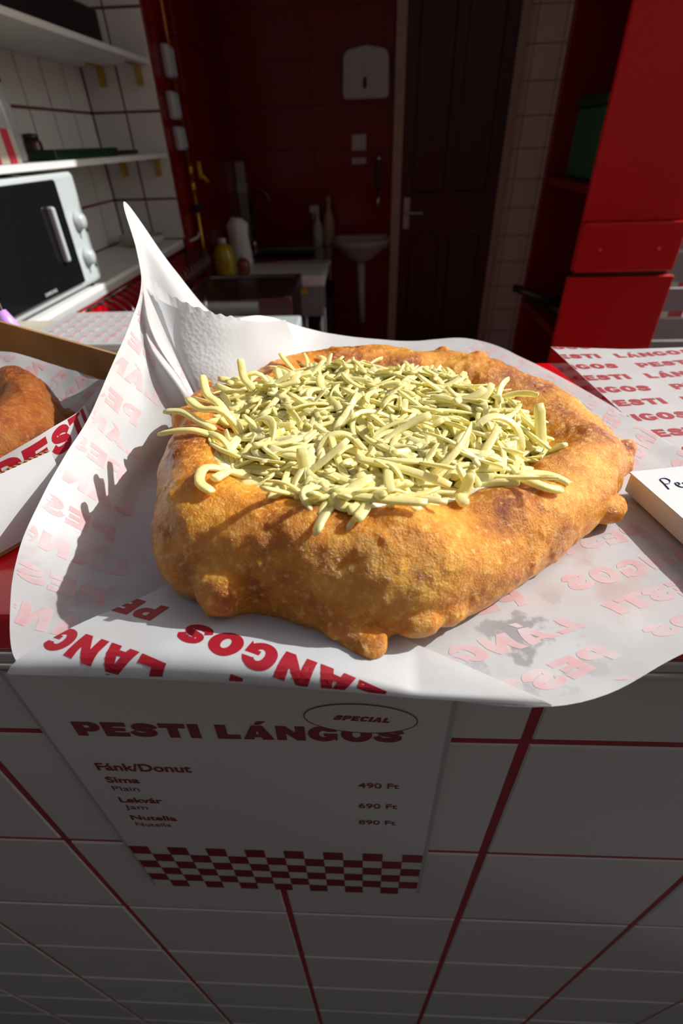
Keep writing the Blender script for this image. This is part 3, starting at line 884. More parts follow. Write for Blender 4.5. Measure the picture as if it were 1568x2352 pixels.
class PolarPaper:
    """a sheet given by its columns about a centre; flat(s,t) lies on the unrolled sheet"""
    def __init__(s, O, cols, nu, nv, wrinkle=.0006):
        O = np.array(O, float)
        net = []
        for c in cols:
            k = np.array(c[0]); net.append([O, O + (k - O) * .5] + [np.array(q) for q in c])
        s.pt = Patch(net, nu, nv, True); P = s.pt.P
        for i in range(nu):
            for j in range(nv):
                p = P[i, j]; k = min(1, j / nv * 1.6)
                P[i, j, 2] = max(P[i, j, 2] + k * wrinkle * (noise.noise(Vector(p) * 30) + .5 * noise.noise(Vector(p) * 75)), O[2] - .0004)
        s.pt._normals()
        s.O = O
        ang = np.unwrap([math.atan2(c[0][1] - O[1], c[0][0] - O[0]) for c in cols])
        ang = np.append(ang, ang[0] + 2 * PI)
        s.ang = np.interp(np.arange(nu) * len(cols) / nu, np.arange(len(ang)), ang)
        d = np.linalg.norm(np.diff(P, axis=1), axis=2); s.arc = np.concatenate([np.zeros((nu, 1)), np.cumsum(d, 1)], 1)
        s.nu, s.nv = nu, nv
        s.sgn = 1 if s.pt.N[0, 2, 2] > 0 else -1
    def flat(s, x, y):
        dx, dy = x - s.O[0], y - s.O[1]; r_ = math.hypot(dx, dy); a = (math.atan2(dy, dx) - s.ang[0]) % (2 * PI) + s.ang[0]
        u = float(np.interp(a, np.append(s.ang, s.ang[0] + 2 * PI), np.arange(s.nu + 1)))
        i0 = int(u) % s.nu; i1 = (i0 + 1) % s.nu; f = u - int(u)
        arc = s.arc[i0] * (1 - f) + s.arc[i1] * f
        if r_ > arc[-1] * .995: return None
        v = float(np.interp(r_, arc, np.arange(s.nv)))
        p, n = s.pt.at(u, v); return p, n * s.sgn
    def mesh(s, name): return grid_mesh(name, s.pt.P, True)

def letter_rows(mapf, parent, ang, up, h, origin, rows, cols, m, off, step=.006, keep=None, planes=(), off2=None, m2=None):
    """rows of PESTI LÁNGOS, staggered, carried onto a sheet by mapf"""
    e = np.array((math.cos(ang), math.sin(ang))); un = np.array((math.cos(up), math.sin(up)))
    VP, FP, wp = word2d('PESTI', h); VL, FL, wl = word2d('LÁNGOS', h)
    gap = h * 1.5; per = wp + gap + wl + gap * 1.25
    for r_ in rows:
        for c in cols:
            for (V, F, ox) in ((VP, FP, 0), (VL, FL, wp + gap)):
                base = np.array(origin) + e * (c * per + ox + (per * .46 if r_ % 2 else 0)) + un * (r_ * .0216)
                q = base + e * h * 3
                if keep and not keep(q[0], q[1]): continue
                W = [tuple(base + e * a + un * b) for a, b in V]
                bm = sliced(W, F, step, planes)
                bad = []
                for v in bm.verts:
                    res = mapf(v.co.x, v.co.y)
                    if res is None: bad.append(v); continue
                    p, n = res
                    v.co = p + n * off
                if bad: bmesh.ops.delete(bm, geom=bad, context='VERTS')
                if not bm.faces: bm.free(); continue
                obj('lettering', bm, m, parent)

PP = PolarPaper(O3, COLS, 312, 64)
wrap = thing('wrapping_paper', 'greasy white printed paper sheet curled up beside the cheese flatbread', 'paper', (.01, .09, ZC))
sh = obj('paper_sheet', PP.mesh('paper_sheet'), 'paper_greasy', wrap)
def keep_main(x, y):
    d = math.hypot(x - .010, (y - .090) * 1.0)
    return d > .085
letter_rows(PP.flat, sh, math.radians(197), math.radians(107), .0108, (.30, .10), range(-9, 12), range(-1, 5), 'print_pink', .00010, .003, keep_main)

# front corner of the sheet, folded over towards the bread: print side up
FL_, FR_, AP = np.array((-.1285, -.033)), np.array((.063, -.0405)), np.array((-.070, .036))
fd = (FR_ - FL_) / np.linalg.norm(FR_ - FL_); fn = np.array((-fd[1], fd[0])); FLen = float(np.linalg.norm(FR_ - FL_))
def rol(a):
    k = max(0.0, min(1.0, a / FLen)); return .0016 + .0046 * math.sin(PI * min(1, k * 1.15 + .12)) ** .8 if k < .97 else .0016
def flap_map(x, y):
    """flat plan of the flap -> rolled surface; distance from the fold runs round the roll first"""
    d = np.array((x, y)) - FL_; a = float(d @ fd); b = float(d @ fn); r_ = max(.0012, rol(a)); q = r_ * PI / 2
    if b < q:
        ph = max(-PI / 2, b / r_); inn = r_ - r_ * math.cos(ph); z = z0 + .0004 + r_ + r_ * math.sin(ph); nv_ = (-math.cos(ph), math.sin(ph))
    else:
        inn = r_ + (b - q); t_ = min(1, (b - q) / .045); k = 1 - t_ * t_ * (3 - 2 * t_)
        z = z0 + .0016 + (2 * r_ - .0012) * k + .0005 * noise.noise((x * 40, y * 40, 2)); nv_ = (.12 * k, 1)
    p2 = FL_ + fd * a + fn * inn
    n = np.array((fn[0] * nv_[0], fn[1] * nv_[0], nv_[1])); return np.array((p2[0], p2[1], z)), n / np.linalg.norm(n)
NA_, NB_ = 90, 30
P = np.zeros((NA_, NB_, 3))
apa = float((AP - FL_) @ fd); apb = float((AP - FL_) @ fn)
for i in range(NA_):
    a = FLen * i / (NA_ - 1)
    top = apb * (a / apa if a < apa else (FLen - a) / (FLen - apa))
    lo = -rol(a) * PI / 2
    for j in range(NB_):
        b = lo + (max(top, 0) - lo) * (j / (NB_ - 1)) ** 1.3
        q = FL_ + fd * a + fn * b
        P[i, j] = flap_map(*q)[0]
fo = obj('folded_corner', grid_mesh('folded_corner', P), 'paper', wrap)
nl = np.array((AP - FL_)[::-1] * (1, -1)); nr = np.array((FR_ - AP)[::-1] * (1, -1))
nl = nl / np.linalg.norm(nl); nr = nr / np.linalg.norm(nr)
cen = (FL_ + FR_ + AP) / 3
nl = nl if (cen - FL_) @ nl > 0 else -nl; nr = nr if (cen - FR_) @ nr > 0 else -nr
PL = [(FL_, fn), (FL_ + nl * .0003, nl), (FR_ + nr * .0003, nr)]
def place_word(mapf, parent, text, h, start, ang, up, m, off, step, planes=()):
    e = np.array((math.cos(ang), math.sin(ang))); un = np.array((math.cos(up), math.sin(up)))
    V, F, wd = word2d(text, h)
    bm = sliced([tuple(np.array(start) + e * a + un * b) for a, b in V], F, step, planes)
    for v in bm.verts:
        p, n = mapf(v.co.x, v.co.y); v.co = p + n * off
    if bm.faces: obj('lettering', bm, m, parent)
    else: bm.free()
FA = math.radians(159.5)
for wtx, stt in (('LÁNGOS', (.0080, -.0370)), ('LÁNGOS', (-.0680, -.0300)), ('PESTI', (-.0780, .0010)), ('LÁNGOS', (-.0240, .0105)), ('PESTI', (.0050, -.0520))):
    place_word(flap_map, fo, wtx, .0106, stt, FA, FA + PI / 2, 'print_red', .00012, .002, PL)

# ------------------------------------------------------------------ napkin standing behind the bread
NAP = [
    [(-.1040, .1500, 1.322), (-.1120, .1560, 1.343), (-.1230, .1690, 1.365), (-.1310, .1780, 1.384)],
    [(-.0970, .1440, 1.320), (-.1030, .1490, 1.342), (-.1100, .1560, 1.361), (-.1140, .1620, 1.3785)],
    [(-.0820, .1520, 1.314), (-.0850, .1570, 1.336), (-.0900, .1610, 1.354), (-.0920, .1640, 1.3700)],
    [(-.0660, .1740, 1.308), (-.0690, .1750, 1.330), (-.0720, .1770, 1.348), (-.0740, .1790, 1.3635)],
    [(-.0450, .1980, 1.306), (-.0520, .1960, 1.328), (-.0590, .1950, 1.345), (-.0625, .1945, 1.3585)],
    [(-.0220, .2180, 1.305), (-.0370, .2140, 1.322), (-.0480, .2110, 1.340), (-.0530, .2080, 1.3555)],
]
nap = thing('paper_napkin', 'white embossed paper napkin folded to a cone behind the flatbread', 'napkin', (-.08, .17, 1.31))
pt = Patch(NAP, 90, 60)
obj('napkin_front', grid_mesh('napkin_front', pt.P), 'napkin', nap)
P2 = pt.P[:50].copy()
for i in range(50):
    for j in range(60):
        k = j / 59; w_ = 1 - i / 55
        P2[i, j] += np.array((.001, .0035 + .004 * k * w_, .0045 * k * w_ + .0007 * math.sin(i * 1.3) * k))
obj('napkin_layer', grid_mesh('napkin_layer', P2), 'napkin', nap)

# ------------------------------------------------------------------ printed sheet on the right part of the counter
A_, B_, C_, D_ = np.array((.163, .303)), np.array((.42, .318)), np.array((.192, .020)), np.array((.44, .040))
def sheet2(x, y, off=0.0):
    k = max(0, min(1, (y - .10) / .2)); kx = max(0, 1 - (x - .16) / .07)
    z = ZC + .0006 + .0045 * k * kx + .0016 * k
    return np.array((x, y, z)), np.array((0, 0, 1.0))
P = np.zeros((30, 30, 3))
for i in range(30):
    for j in range(30):
        a, b = i / 29, j / 29
        q = (C_ * (1 - a) + D_ * a) * (1 - b) + (A_ * (1 - a) + B_ * a) * b
        P[i, j] = sheet2(*q)[0]
ps = thing('printed_sheet', 'flat white paper sheet with red rows of lettering on the counter', 'paper', (.29, .17, ZC))
s2 = obj('paper_sheet', grid_mesh('paper_sheet', P), 'paper', ps)
def inward(p, q, c):
    d = q - p; n = np.array((-d[1], d[0])); n = n / np.linalg.norm(n); return (p + n * (.0006 if (c - p) @ n > 0 else -.0006), n if (c - p) @ n > 0 else -n)
cen = (A_ + B_ + C_ + D_) / 4
PL2 = [inward(A_, B_, cen), inward(A_, C_, cen), inward(C_, D_, cen), inward(B_, D_, cen)]
letter_rows(sheet2, s2, math.radians(9.5), math.radians(99.5), .0096, (.1660, .1880), range(-9, 7), (-1, 0, 1), 'print_red', .00010, .008, None, PL2)

# ------------------------------------------------------------------ white carton with handwriting
cp = Vector((.138, .086, ZC + .0035)); ra = math.radians(10.5)
Rz = Matrix.Rotation(ra, 3, 'Z')
ct = thing('flat_carton', 'thin white carton with blue handwriting lying on the printed sheet', 'carton', cp)
obj('carton_body', mbox((cp.x, cp.y - .14, cp.z), (cp.x + .17, cp.y, cp.z + .0105), .0006, 2, Rz, cp), 'card_white', ct)
obj('lid', mbox((cp.x - .0008, cp.y - .141, cp.z + .0105), (cp.x + .171, cp.y + .0008, cp.z + .0114), .0003, 1, Rz, cp), 'card_white', ct)
def scribble(paths, sc, ox, oy):
    bm = bmesh.new()
    for pth in paths:
        A = np.array([(x, y, 0) for x, y in pth], float)
        pts = []
        for t in np.linspace(0, len(A) - 1, len(A) * 5):
            q = cr(A, t); v = Rz @ Vector((ox + q[0] * sc, oy + q[1] * sc, 0)); pts.append((cp.x + v.x, cp.y + v.y, cp.z + .0116))
        tube(bm, pts, .00028, 5)
    return bm
SC = .0072
P_ = [[(0, 0), (.1, .6), (.2, 1.2), (.6, 1.25), (.75, .95), (.5, .65), (.15, .6)]]
e_ = [[(.8, .3), (1.1, .4), (1.1, .6), (.9, .6), (.85, .3), (1.0, .05), (1.3, .15)]]
s_ = [[(1.6, .6), (1.4, .5), (1.55, .3), (1.6, .1), (1.35, .05)]]
t_ = [[(1.95, 1.1), (1.85, .2), (2.0, .05), (2.15, .2)], [(1.7, .7), (2.2, .75)]]
i_ = [[(2.35, .6), (2.3, .1), (2.5, .1)], [(2.4, .85), (2.42, .9)]]
obj('handwriting', scribble(P_ + e_ + s_ + t_ + i_, SC, .0085, -.0175), 'ink_blue', ct)
S_ = [[(.7, 1.2), (.3, 1.25), (.1, .95), (.5, .6), (.55, .2), (.2, .0), (-.1, .2)]]
a_ = [[(1.2, .55), (.9, .6), (.8, .2), (1.05, .1), (1.25, .55), (1.25, .1), (1.4, .1)]]
j_ = [[(1.65, .6), (1.6, -.3), (1.3, -.5)], [(1.68, .9), (1.7, .95)]]
t2 = [[(2.05, 1.1), (1.95, .2), (2.15, .05)], [(1.8, .7), (2.3, .75)]]
obj('handwriting', scribble(S_ + a_ + j_ + t2, SC, .0150, -.0290), 'ink_blue', ct)
obj('handwriting', scribble([[(0, 1.1), (-.1, .1), (.5, .1)], [(.8, .6), (.8, .1), (1.1, .5), (1.2, .1)]], SC, .0225, -.0410), 'ink_blue', ct)

# ------------------------------------------------------------------ second order in its cardboard tray, left
def wallbox(p, q, zlo, zhi, th, side):
    """upright board from p to q"""
    p, q = Vector((*p, 0)), Vector((*q, 0)); d = (q - p).normalized(); n = Vector((-d.y, d.x, 0)) * side * th
    bm = bmesh.new()
    V = [bm.verts.new((v.x, v.y, z)) for z in (zlo, zhi) for v in (p, q, q + n, p + n)]
    for f in ((0, 1, 2, 3), (4, 5, 6, 7), (0, 1, 5, 4), (1, 2, 6, 5), (2, 3, 7, 6), (3, 0, 4, 7)): bm.faces.new([V[i] for i in f])
    bmesh.ops.recalc_face_normals(bm, faces=bm.faces)
    return bm
tray = thing('cardboard_tray', 'open brown and white cardboard tray holding a second fried bread', 'box', (-.28, .12, ZC))
RW0, RW1 = (-.2405, -.072), (-.1525, .069)
BW0, BW1 = (-.445, .379), (-.168, .206)
bm = bmesh.new()
bot = [(-.1525, .069), (-.168, .206), (-.445, .379), (-.535, .112), (-.2405, -.072)]
lo_ = [bm.verts.new((x, y, ZC + .0004)) for x, y in bot]; hi_ = [bm.verts.new((x, y, ZC + .0026)) for x, y in bot]
bm.faces.new(lo_[::-1]); bm.faces.new(hi_)
for i in range(5): bm.faces.new((lo_[i], lo_[(i + 1) % 5], hi_[(i + 1) % 5], hi_[i]))
obj('tray_floor', bm, 'cardboard', tray)
obj('side_wall', wallbox(RW0, RW1, ZC + .0026, 1.3345, .0004, -1), 'card_white', tray)
obj('side_wall_inside', wallbox(RW0, RW1, ZC + .0026, 1.3343, .0020, 1), 'cardboard', tray)
bm = bmesh.new()
d_ = (Vector(RW1) - Vector(RW0)); n_ = Vector((-d_.y, d_.x)).normalized()
for k in range(64):                                    # corrugation showing along the cut edge
    q = Vector(RW0) + d_ * (k + .5) / 64 + n_ * (.0010 + .0004 * (-1) ** k)
    box(bm, (q.x - .0007, q.y - .0007, 1.3343), (q.x + .0007, q.y + .0007, 1.3349))
obj('corrugated_edge', bm, 'card_core', tray)
obj('back_wall', wallbox(BW0, BW1, ZC + .0026, 1.3315, .0024, 1), 'cardboard', tray)
obj('left_wall', wallbox((-.535, .112), BW0, ZC + .0026, 1.333, .0024, 1), 'cardboard', tray)
obj('front_wall', wallbox((-.535, .112), RW0, ZC + .0026, 1.333, .0024, -1), 'cardboard', tray)

LC = np.array((-.274, .108))
cols2 = []
for k in range(20):
    a = 2 * PI * k / 20; e = 1 + .05 * math.sin(3 * a) + .03 * math.sin(5 * a + 1)
    R2 = .125 * e
    cols2.append([(LC[0] + R2 * f * math.cos(a), LC[1] + R2 * f * math.sin(a), ZC + .0045 + hgt * (1 + .35 * math.sin(4 * a + .7)) * (.55 if -.9 < ((a + PI) % (2 * PI) - PI) < .2 else 1))
                  for f, hgt in ((.62, 0), (.80, .006), (.92, .016), (1.0, .024))])
LP = PolarPaper((LC[0], LC[1], ZC + .0045), cols2, 160, 40, .0016)
lin = thing('tray_liner', 'crumpled printed paper lining the cardboard tray', 'paper', (LC[0], LC[1], ZC + .0045))
ls = obj('paper_sheet', LP.mesh('liner'), 'paper', lin)
letter_rows(LP.flat, ls, math.radians(230), math.radians(140), .0108, (-.08, .22), range(-9, 8), range(0, 3), 'print_pink', .00012, .004, lambda x, y: x > -.36)
# strip of the liner that stands up behind the tray side
ST = []
for (x, y, zl, zh, lean) in ((-.2360, -.0520, 1.312, 1.3365, .0), (-.2040, -.0020, 1.312, 1.3370, .0), (-.1760, .0400, 1.313, 1.3385, .001), (-.1610, .0640, 1.315, 1.3420, .002), (-.1560, .0840, 1.315, 1.3410, .001), (-.1560, .1050, 1.314, 1.3365, -.001), (-.1600, .1240, 1.312, 1.332, -.003)):
    ST.append([(x - .001, y + .001, zl), (x - .0005, y, (zl + zh) / 2), (x + lean, y - lean, zh)])
sp = Patch(ST, 80, 14)
st = obj('paper_edge', grid_mesh('paper_edge', sp.P), 'paper', lin)
arcS = np.concatenate([[0], np.cumsum(np.linalg.norm(np.diff(sp.P[:, 7], axis=0), axis=1))])
def strip_map(a, b):
    u = float(np.interp(a, arcS, np.arange(80)))
    col = sp.P[int(u)]; L = np.linalg.norm(col[-1] - col[0])
    p, n = sp.at(u, min(.985, b / L) * 13); n = n if n[0] - n[1] > 0 else -n
    return p, n
V, F, wd = word2d('PESTI', .0148)
bm = sliced([(a + .119, b + .0100) for a, b in V], F, .003)
for v in bm.verts:
    res = strip_map(v.co.x, min(v.co.y, .0255))
    v.co = res[0] + res[1] * .00012
obj('lettering', bm, 'print_red', st)

b2 = thing('fried_bread', 'plain golden fried bread lying in the cardboard tray, shade put into its colour', 'fried bread', (LC[0], LC[1], ZC + .006))
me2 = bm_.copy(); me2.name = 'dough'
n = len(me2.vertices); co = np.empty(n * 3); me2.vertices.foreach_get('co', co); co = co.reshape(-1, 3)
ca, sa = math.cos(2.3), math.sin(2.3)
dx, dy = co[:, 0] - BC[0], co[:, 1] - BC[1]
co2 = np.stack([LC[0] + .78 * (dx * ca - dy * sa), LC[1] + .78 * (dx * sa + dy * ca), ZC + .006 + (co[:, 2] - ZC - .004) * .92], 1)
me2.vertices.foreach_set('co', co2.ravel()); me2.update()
me2.materials.clear(); me2.materials.append(MATS['dough_shaded'])
obj('dough', me2, 'dough_shaded', b2)

# ================================================================== BEHIND THE COUNTER
# work shelf with the microwave
t = thing('work_ledge', 'white ledge running along the left wall under the microwave', 'shelf', (-.92, 1.29, 1.09))
obj('ledge_top', mbox((-1.05, .30, 1.105), (-.79, 2.28, 1.12), .003), 'white_paint', t)
obj('ledge_edge', mbox((-.803, .30, 1.09), (-.788, 2.28, 1.105), .002), 'grey_plastic', t)

mw = thing('microwave_oven', 'white microwave oven with black glass door and two dials', 'microwave', (-.92, 1.21, 1.12))
obj('microwave_body', mbox((-1.045, .90, 1.13), (-.795, 1.473, 1.401), .012, 3), 'white_plastic', mw)
dr = obj('microwave_door', mbox((-.797, .91, 1.146), (-.786, 1.352, 1.389), .006, 3), 'black_glass', mw)
hb = bmesh.new(); box(hb, (-.788, 1.266, 1.212), (-.770, 1.282, 1.336), .006, 3)
obj('door_handle', hb, 'white_plastic', dr)
for yy, zz, nm in ((1.420, 1.288, 'dial'), (1.413, 1.200, 'dial')):
    k = obj(nm, lathe([(.024, 0), (.024, .004), (.020, .006), (.018, .018), (.002, .019)], (-.795, yy, zz), 20, axis='X'), 'white_plastic', mw, True)
    obj('pointer', mbox((-.777, yy - .004, zz - .026), (-.7745, yy + .004, zz - .018)), 'black_plastic', k)
V, F, wd = font2d('SAMSUNG', 1.0, .02, 1.2)
bm = bmesh.new(); vv = [bm.verts.new((-.7855, 1.135 + a * .0105, 1.158 + b * .0105)) for a, b in V]
for q in F:
    try: bm.faces.new([vv[i] for i in q])
    except ValueError: pass
obj('lettering', bm, 'white_plastic', dr)
for yy in (.94, 1.43):
    for xx in (-1.02, -.82):
        obj('foot', lathe([(.014, 0), (.012, .011)], (xx, yy, 1.12), 12), 'black_plastic', mw)

# two wall shelves on brackets
for zt, lab in ((1.704, 'upper white wall shelf on metal brackets above the microwave'), (1.425, 'lower white wall shelf just above the microwave')):
    t = thing('wall_shelf', lab, 'shelf', (-.92, 1.3, zt - .016))
    obj('shelf_board', mbox((-1.05, .25, zt - .016), (-.79, 2.278, zt), .002), 'white_paint', t)
    for xx in (-.83, -.97):
        bb = bmesh.new(); box(bb, (xx - .008, 2.245, zt - .075), (xx + .008, 2.278, zt - .016), .003); box(bb, (xx - .008, 2.16, zt - .022), (xx + .008, 2.25, zt - .016), .001)
        obj('bracket', bb, 'brass', t)

# things on the shelves and on the microwave
tag(obj('storage_box', mbox((-1.03, 1.25, 1.704), (-.85, 2.05, 1.80), .006), 'black_plastic'), 'black box on the upper wall shelf', 'box')
t = thing('sauce_bottle', 'grey bottle with dark brown cap on the lower shelf', 'bottle', (-.86, 1.295, 1.425))
obj('bottle_body', lathe([(.045, 0), (.048, .01), (.048, .11), (.040, .135), (.03, .15)], (-.86, 1.295, 1.425), 24), 'bottle_grey', t, True)
obj('bottle_cap', lathe([(.046, .150), (.044, .165), (.026, .21), (.012, .245), (.008, .26)], (-.86, 1.295, 1.425), 24), 'cap_brown', t, True)
t = thing('squat_jar', 'small dark jar beside the grey bottle on the lower shelf', 'jar', (-.88, 1.47, 1.425))
obj('jar_body', lathe([(.022, 0), (.024, .005), (.024, .040), (.018, .046)], (-.88, 1.47, 1.425), 18), 'cap_brown', t, True)
obj('jar_lid', lathe([(.020, .046), (.020, .058), (.002, .060)], (-.88, 1.47, 1.425), 18), 'black_plastic', t, True)
t = thing('striped_carton', 'cream carton with a red stripe standing on the lower shelf edge', 'carton', (-.83, 1.21, 1.425))
obj('carton_body', mbox((-.87, 1.08, 1.425), (-.792, 1.245, 1.490), .003), 'cream_cloth', t)
obj('stripe', mbox((-.7925, 1.195, 1.426), (-.7905, 1.222, 1.489)), 'carton_red', t)
obj('stripe', mbox((-.7925, 1.12, 1.426), (-.7905, 1.16, 1.489)), 'carton_red', t)
t = thing('knife_case', 'flat dark green case with black handle on the lower shelf', 'case', (-.86, 1.68, 1.425))
obj('case_body', mbox((-.89, 1.44, 1.425), (-.81, 1.86, 1.449), .005), 'green_dark', t)
obj('case_handle', mbox((-.87, 1.86, 1.427), (-.83, 2.09, 1.440), .005), 'black_plastic', t)
# soft packet lying on the microwave
pk = [[(x, y, z) for y, z in ((.85, 1.402), (.90, 1.418), (1.05, 1.421), (1.17, 1.419), (1.225, 1.402))] for x in (-.96, -.90, -.84, -.797)]
for k in (0, 3):
    pk[k] = [(x, y, 1.402 + (z - 1.402) * .35) for x, y, z in pk[k]]
t = thing('paper_packet', 'pink printed paper packet lying on top of the microwave', 'packet', (-.88, 1.05, 1.402))
kp = obj('packet_wrap', grid_mesh('packet_wrap', Patch(pk, 20, 24).P), 'paper', t)
bm = bmesh.new()
for k in range(6):
    y = .93 + k * .05
    box(bm, (-.90 + .01 * (k % 2), y, 1.4195), (-.81, y + .022, 1.4225))
obj('printed_band', bm, 'print_pink', kp)

# bowl and cord on the ledge
tag(obj('oval_dish', lathe([(.07, 0), (.085, .012), (.092, .036), (.088, .038), (.08, .016), (.01, .010)], (-.915, 2.14, 1.12), 28, 1.0, .8), 'cream_cloth', None, True), 'cream oval dish standing on the white ledge in the tiled corner', 'dish')

# coat of wires: dish rack of hoops along the red tiles
t = thing('wire_rack', 'dark wire plate rack of hoops fixed along the red tiled wall', 'rack', (-.75, 1.9, .96))
for k in range(23):
    y = 1.37 + k * .046
    pts = [(-.795 + .075 * math.sin(a) , y + .02 * math.cos(a), 1.015 + .062 * math.cos(a)) for a in np.linspace(0, PI, 13)]
    obj('hoop', mtube(pts, .0032, 6), 'steel_dark', t, True)
obj('rail', mtube([(-.795, 1.33, 1.077), (-.795, 2.42, 1.077)], .004, 6), 'steel_dark', t, True)
obj('rail', mtube([(-.795, 1.33, .953), (-.795, 2.42, .953)], .004, 6), 'steel_dark', t, True)
obj('rail', mtube([(-.722, 1.33, 1.015), (-.722, 2.42, 1.015)], .004, 6), 'copper', t, True)

# gas pipe with valve, boxes and cable on the red side wall
t = thing('gas_pipe', 'thin copper and brass gas pipe running down the dark red tiles', 'pipe', (-.757, 2.455, .9))
obj('pipe_upper', mtube([(-.757, 2.455, 2.80), (-.757, 2.455, 1.45)], .008, 10), 'copper', t, True)
obj('pipe_lower', mtube([(-.757, 2.455, 1.45), (-.757, 2.455, .55)], .0085, 10), 'brass', t, True)
for z in (1.45, 1.36, 1.30): obj('coupling', lathe([(.012, -.014), (.013, -.01), (.013, .01), (.012, .014)], (-.757, 2.455, z), 10), 'brass', t, True)
obj('junction', mbox((-.775, 2.44, 1.205), (-.735, 2.475, 1.235), .004), 'black_plastic', t)
t = thing('pipe_valve', 'small yellow lever valve on the red tiles beside the gas pipe', 'valve', (-.765, 2.63, 1.33))
obj('valve_body', mtube([(-.765, 2.63, 1.32), (-.765, 2.63, 1.385)], .011, 10), 'yellow', t, True)
obj('lever', mtube([(-.755, 2.635, 1.33), (-.745, 2.67, 1.305)], .008, 8), 'yellow', t, True)
for (z0_, z1_, y_, lab) in ((1.66, 1.76, 2.44, 'rounded white wall box high beside the copper pipe'), (1.53, 1.62, 2.40, 'middle grey wall box beside the copper pipe'), (1.43, 1.51, 2.41, 'lowest pale wall box beside the copper pipe')):
    t = thing('wall_box', lab, 'box', (-.775, y_, z0_))
    obj('box_body', mbox((-.779, y_ - .04, z0_), (-.750, y_ + .05, z1_), .010, 3), 'grey_plastic', t)
    obj('box_face', mbox((-.751, y_ - .03, z0_ + .01), (-.747, y_ + .04, z1_ - .01), .003), 'white_plastic', t)
tag(obj('power_cable', mtube([tuple(cr(np.array([(-.765, 2.46, 1.205), (-.762, 2.47, 1.15), (-.765, 2.43, 1.11), (-.775, 2.33, 1.105)]), q)) for q in np.linspace(0, 3, 16)], .006, 8), 'cream_cloth', None, True),
    'pale power cable hanging from the black junction on the pipe', 'cable')

# low prep table just behind the counter, left, with paper stack and peeler
t = thing('prep_table', 'small cream table behind the cardboard tray', 'table', (-.53, .62, 0))
obj('table_top', mbox((-.78, .42, 1.165), (-.30, .82, 1.19), .004), 'cream_cloth', t)
for xx in (-.76, -.32):
    for yy in (.44, .80): obj('leg', mbox((xx - .015, yy - .015, 0), (xx + .015, yy + .015, 1.165), .003), 'steel', t)
t = thing('paper_stack', 'stack of small printed paper sheets on the cream table', 'paper stack', (-.45, .70, 1.19))
for k in range(5):
    obj('sheet', mbox((-.535, .612, 1.19 + k * .004), (-.315, .795, 1.1935 + k * .004), .0, 1, Matrix.Rotation(.02 * (k % 3), 3, 'Z')), 'paper', t)
bm = bmesh.new()
for k in range(9):
    for q in range(6):
        x = -.522 + k * .023; y = .625 + q * .027
        box(bm, (x, y, 1.2094), (x + .010, y + .019, 1.2100))
obj('print_rows', bm, 'print_pink', t)
t = thing('purple_peeler', 'lilac plastic handled peeler standing upright behind the tray', 'peeler', (-.425, .46, 1.19))
obj('peeler_handle', mtube([(-.422, .46, 1.19), (-.423, .46, 1.24), (-.428, .46, 1.285), (-.430, .46, 1.300)], [.012, .013, .011, .006], 12), 'purple', t, True)
obj('peeler_blade', mbox((-.434, .458, 1.298), (-.426, .462, 1.315), .001), 'chrome', t)

# light metal table
t = thing('metal_table', 'pale grey metal table in the middle of the kitchen behind the napkin', 'table', (-.45, 1.1, 0))
obj('table_top', mbox((-.70, .86, .965), (-.203, 1.52, 1.0), .006), 'white_plastic', t)
for xx in (-.68, -.225):
    for yy in (.88, 1.50): obj('leg', mtube([(xx, yy, 0), (xx, yy, .965)], .016, 10), 'steel', t, True)

# deep fryer
t = thing('deep_fryer', 'dark stainless steel deep fryer behind the pale metal table', 'fryer', (-.42, 1.78, 0))
obj('fryer_body', mbox((-.62, 1.58, .10), (-.25, 1.96, .985), .02, 3), 'steel_dark', t)
bm = bmesh.new()
for a, b in (((-.625, 1.575, .98), (-.245, 1.60, 1.035)), ((-.625, 1.945, .98), (-.245, 1.97, 1.035)), ((-.625, 1.575, .98), (-.60, 1.97, 1.035)), ((-.27, 1.575, .98), (-.245, 1.97, 1.035))): box(bm, a, b, .006)
obj('fryer_rim', bm, 'steel_dark', t)
obj('fryer_lid', mbox((-.60, 1.60, 1.018), (-.27, 1.945, 1.030), .003), 'steel_dark', t)
obj('seam_strip', mtube([(-.525, 1.572, .45), (-.525, 1.572, 1.03), (-.525, 1.60, 1.04)], .005, 8), 'chrome', t, True)
for xx in (-.59, -.28):
    for yy in (1.62, 1.92): obj('foot', lathe([(.02, 0), (.015, .10)], (xx, yy, 0), 10), 'black_plastic', t)
t = thing('lid_board', 'dark red plastic board leaning on the fryer edge', 'board', (-.27, 1.64, .9))
obj('board_panel', mbox((-.345, 1.535, .80), (-.235, 1.547, 1.045), .005, 2, Matrix.Rotation(-.10, 3, 'X')), 'door_red', t)

# white worktop unit
t = thing('white_worktop', 'white topped kitchen stand with grey legs in front of the sink', 'stand', (-.42, 2.5, 0))
obj('worktop', mbox((-.67, 2.36, .895), (-.185, 2.68, .945), .012, 3), 'white_paint', t)
obj('front_box', mbox((-.34, 2.37, .76), (-.20, 2.62, .895), .004), 'grey_board', t)
obj('label_sticker', mbox((-.318, 2.355, .868), (-.265, 2.359, .893)), 'yellow', t)
for xx in (-.64, -.315, -.215):
    obj('leg', mtube([(xx, 2.42, 0), (xx, 2.42, .895)], .016, 10), 'steel', t, True)
    obj('leg', mtube([(xx, 2.62, 0), (xx, 2.62, .895)], .016, 10), 'steel', t, True)

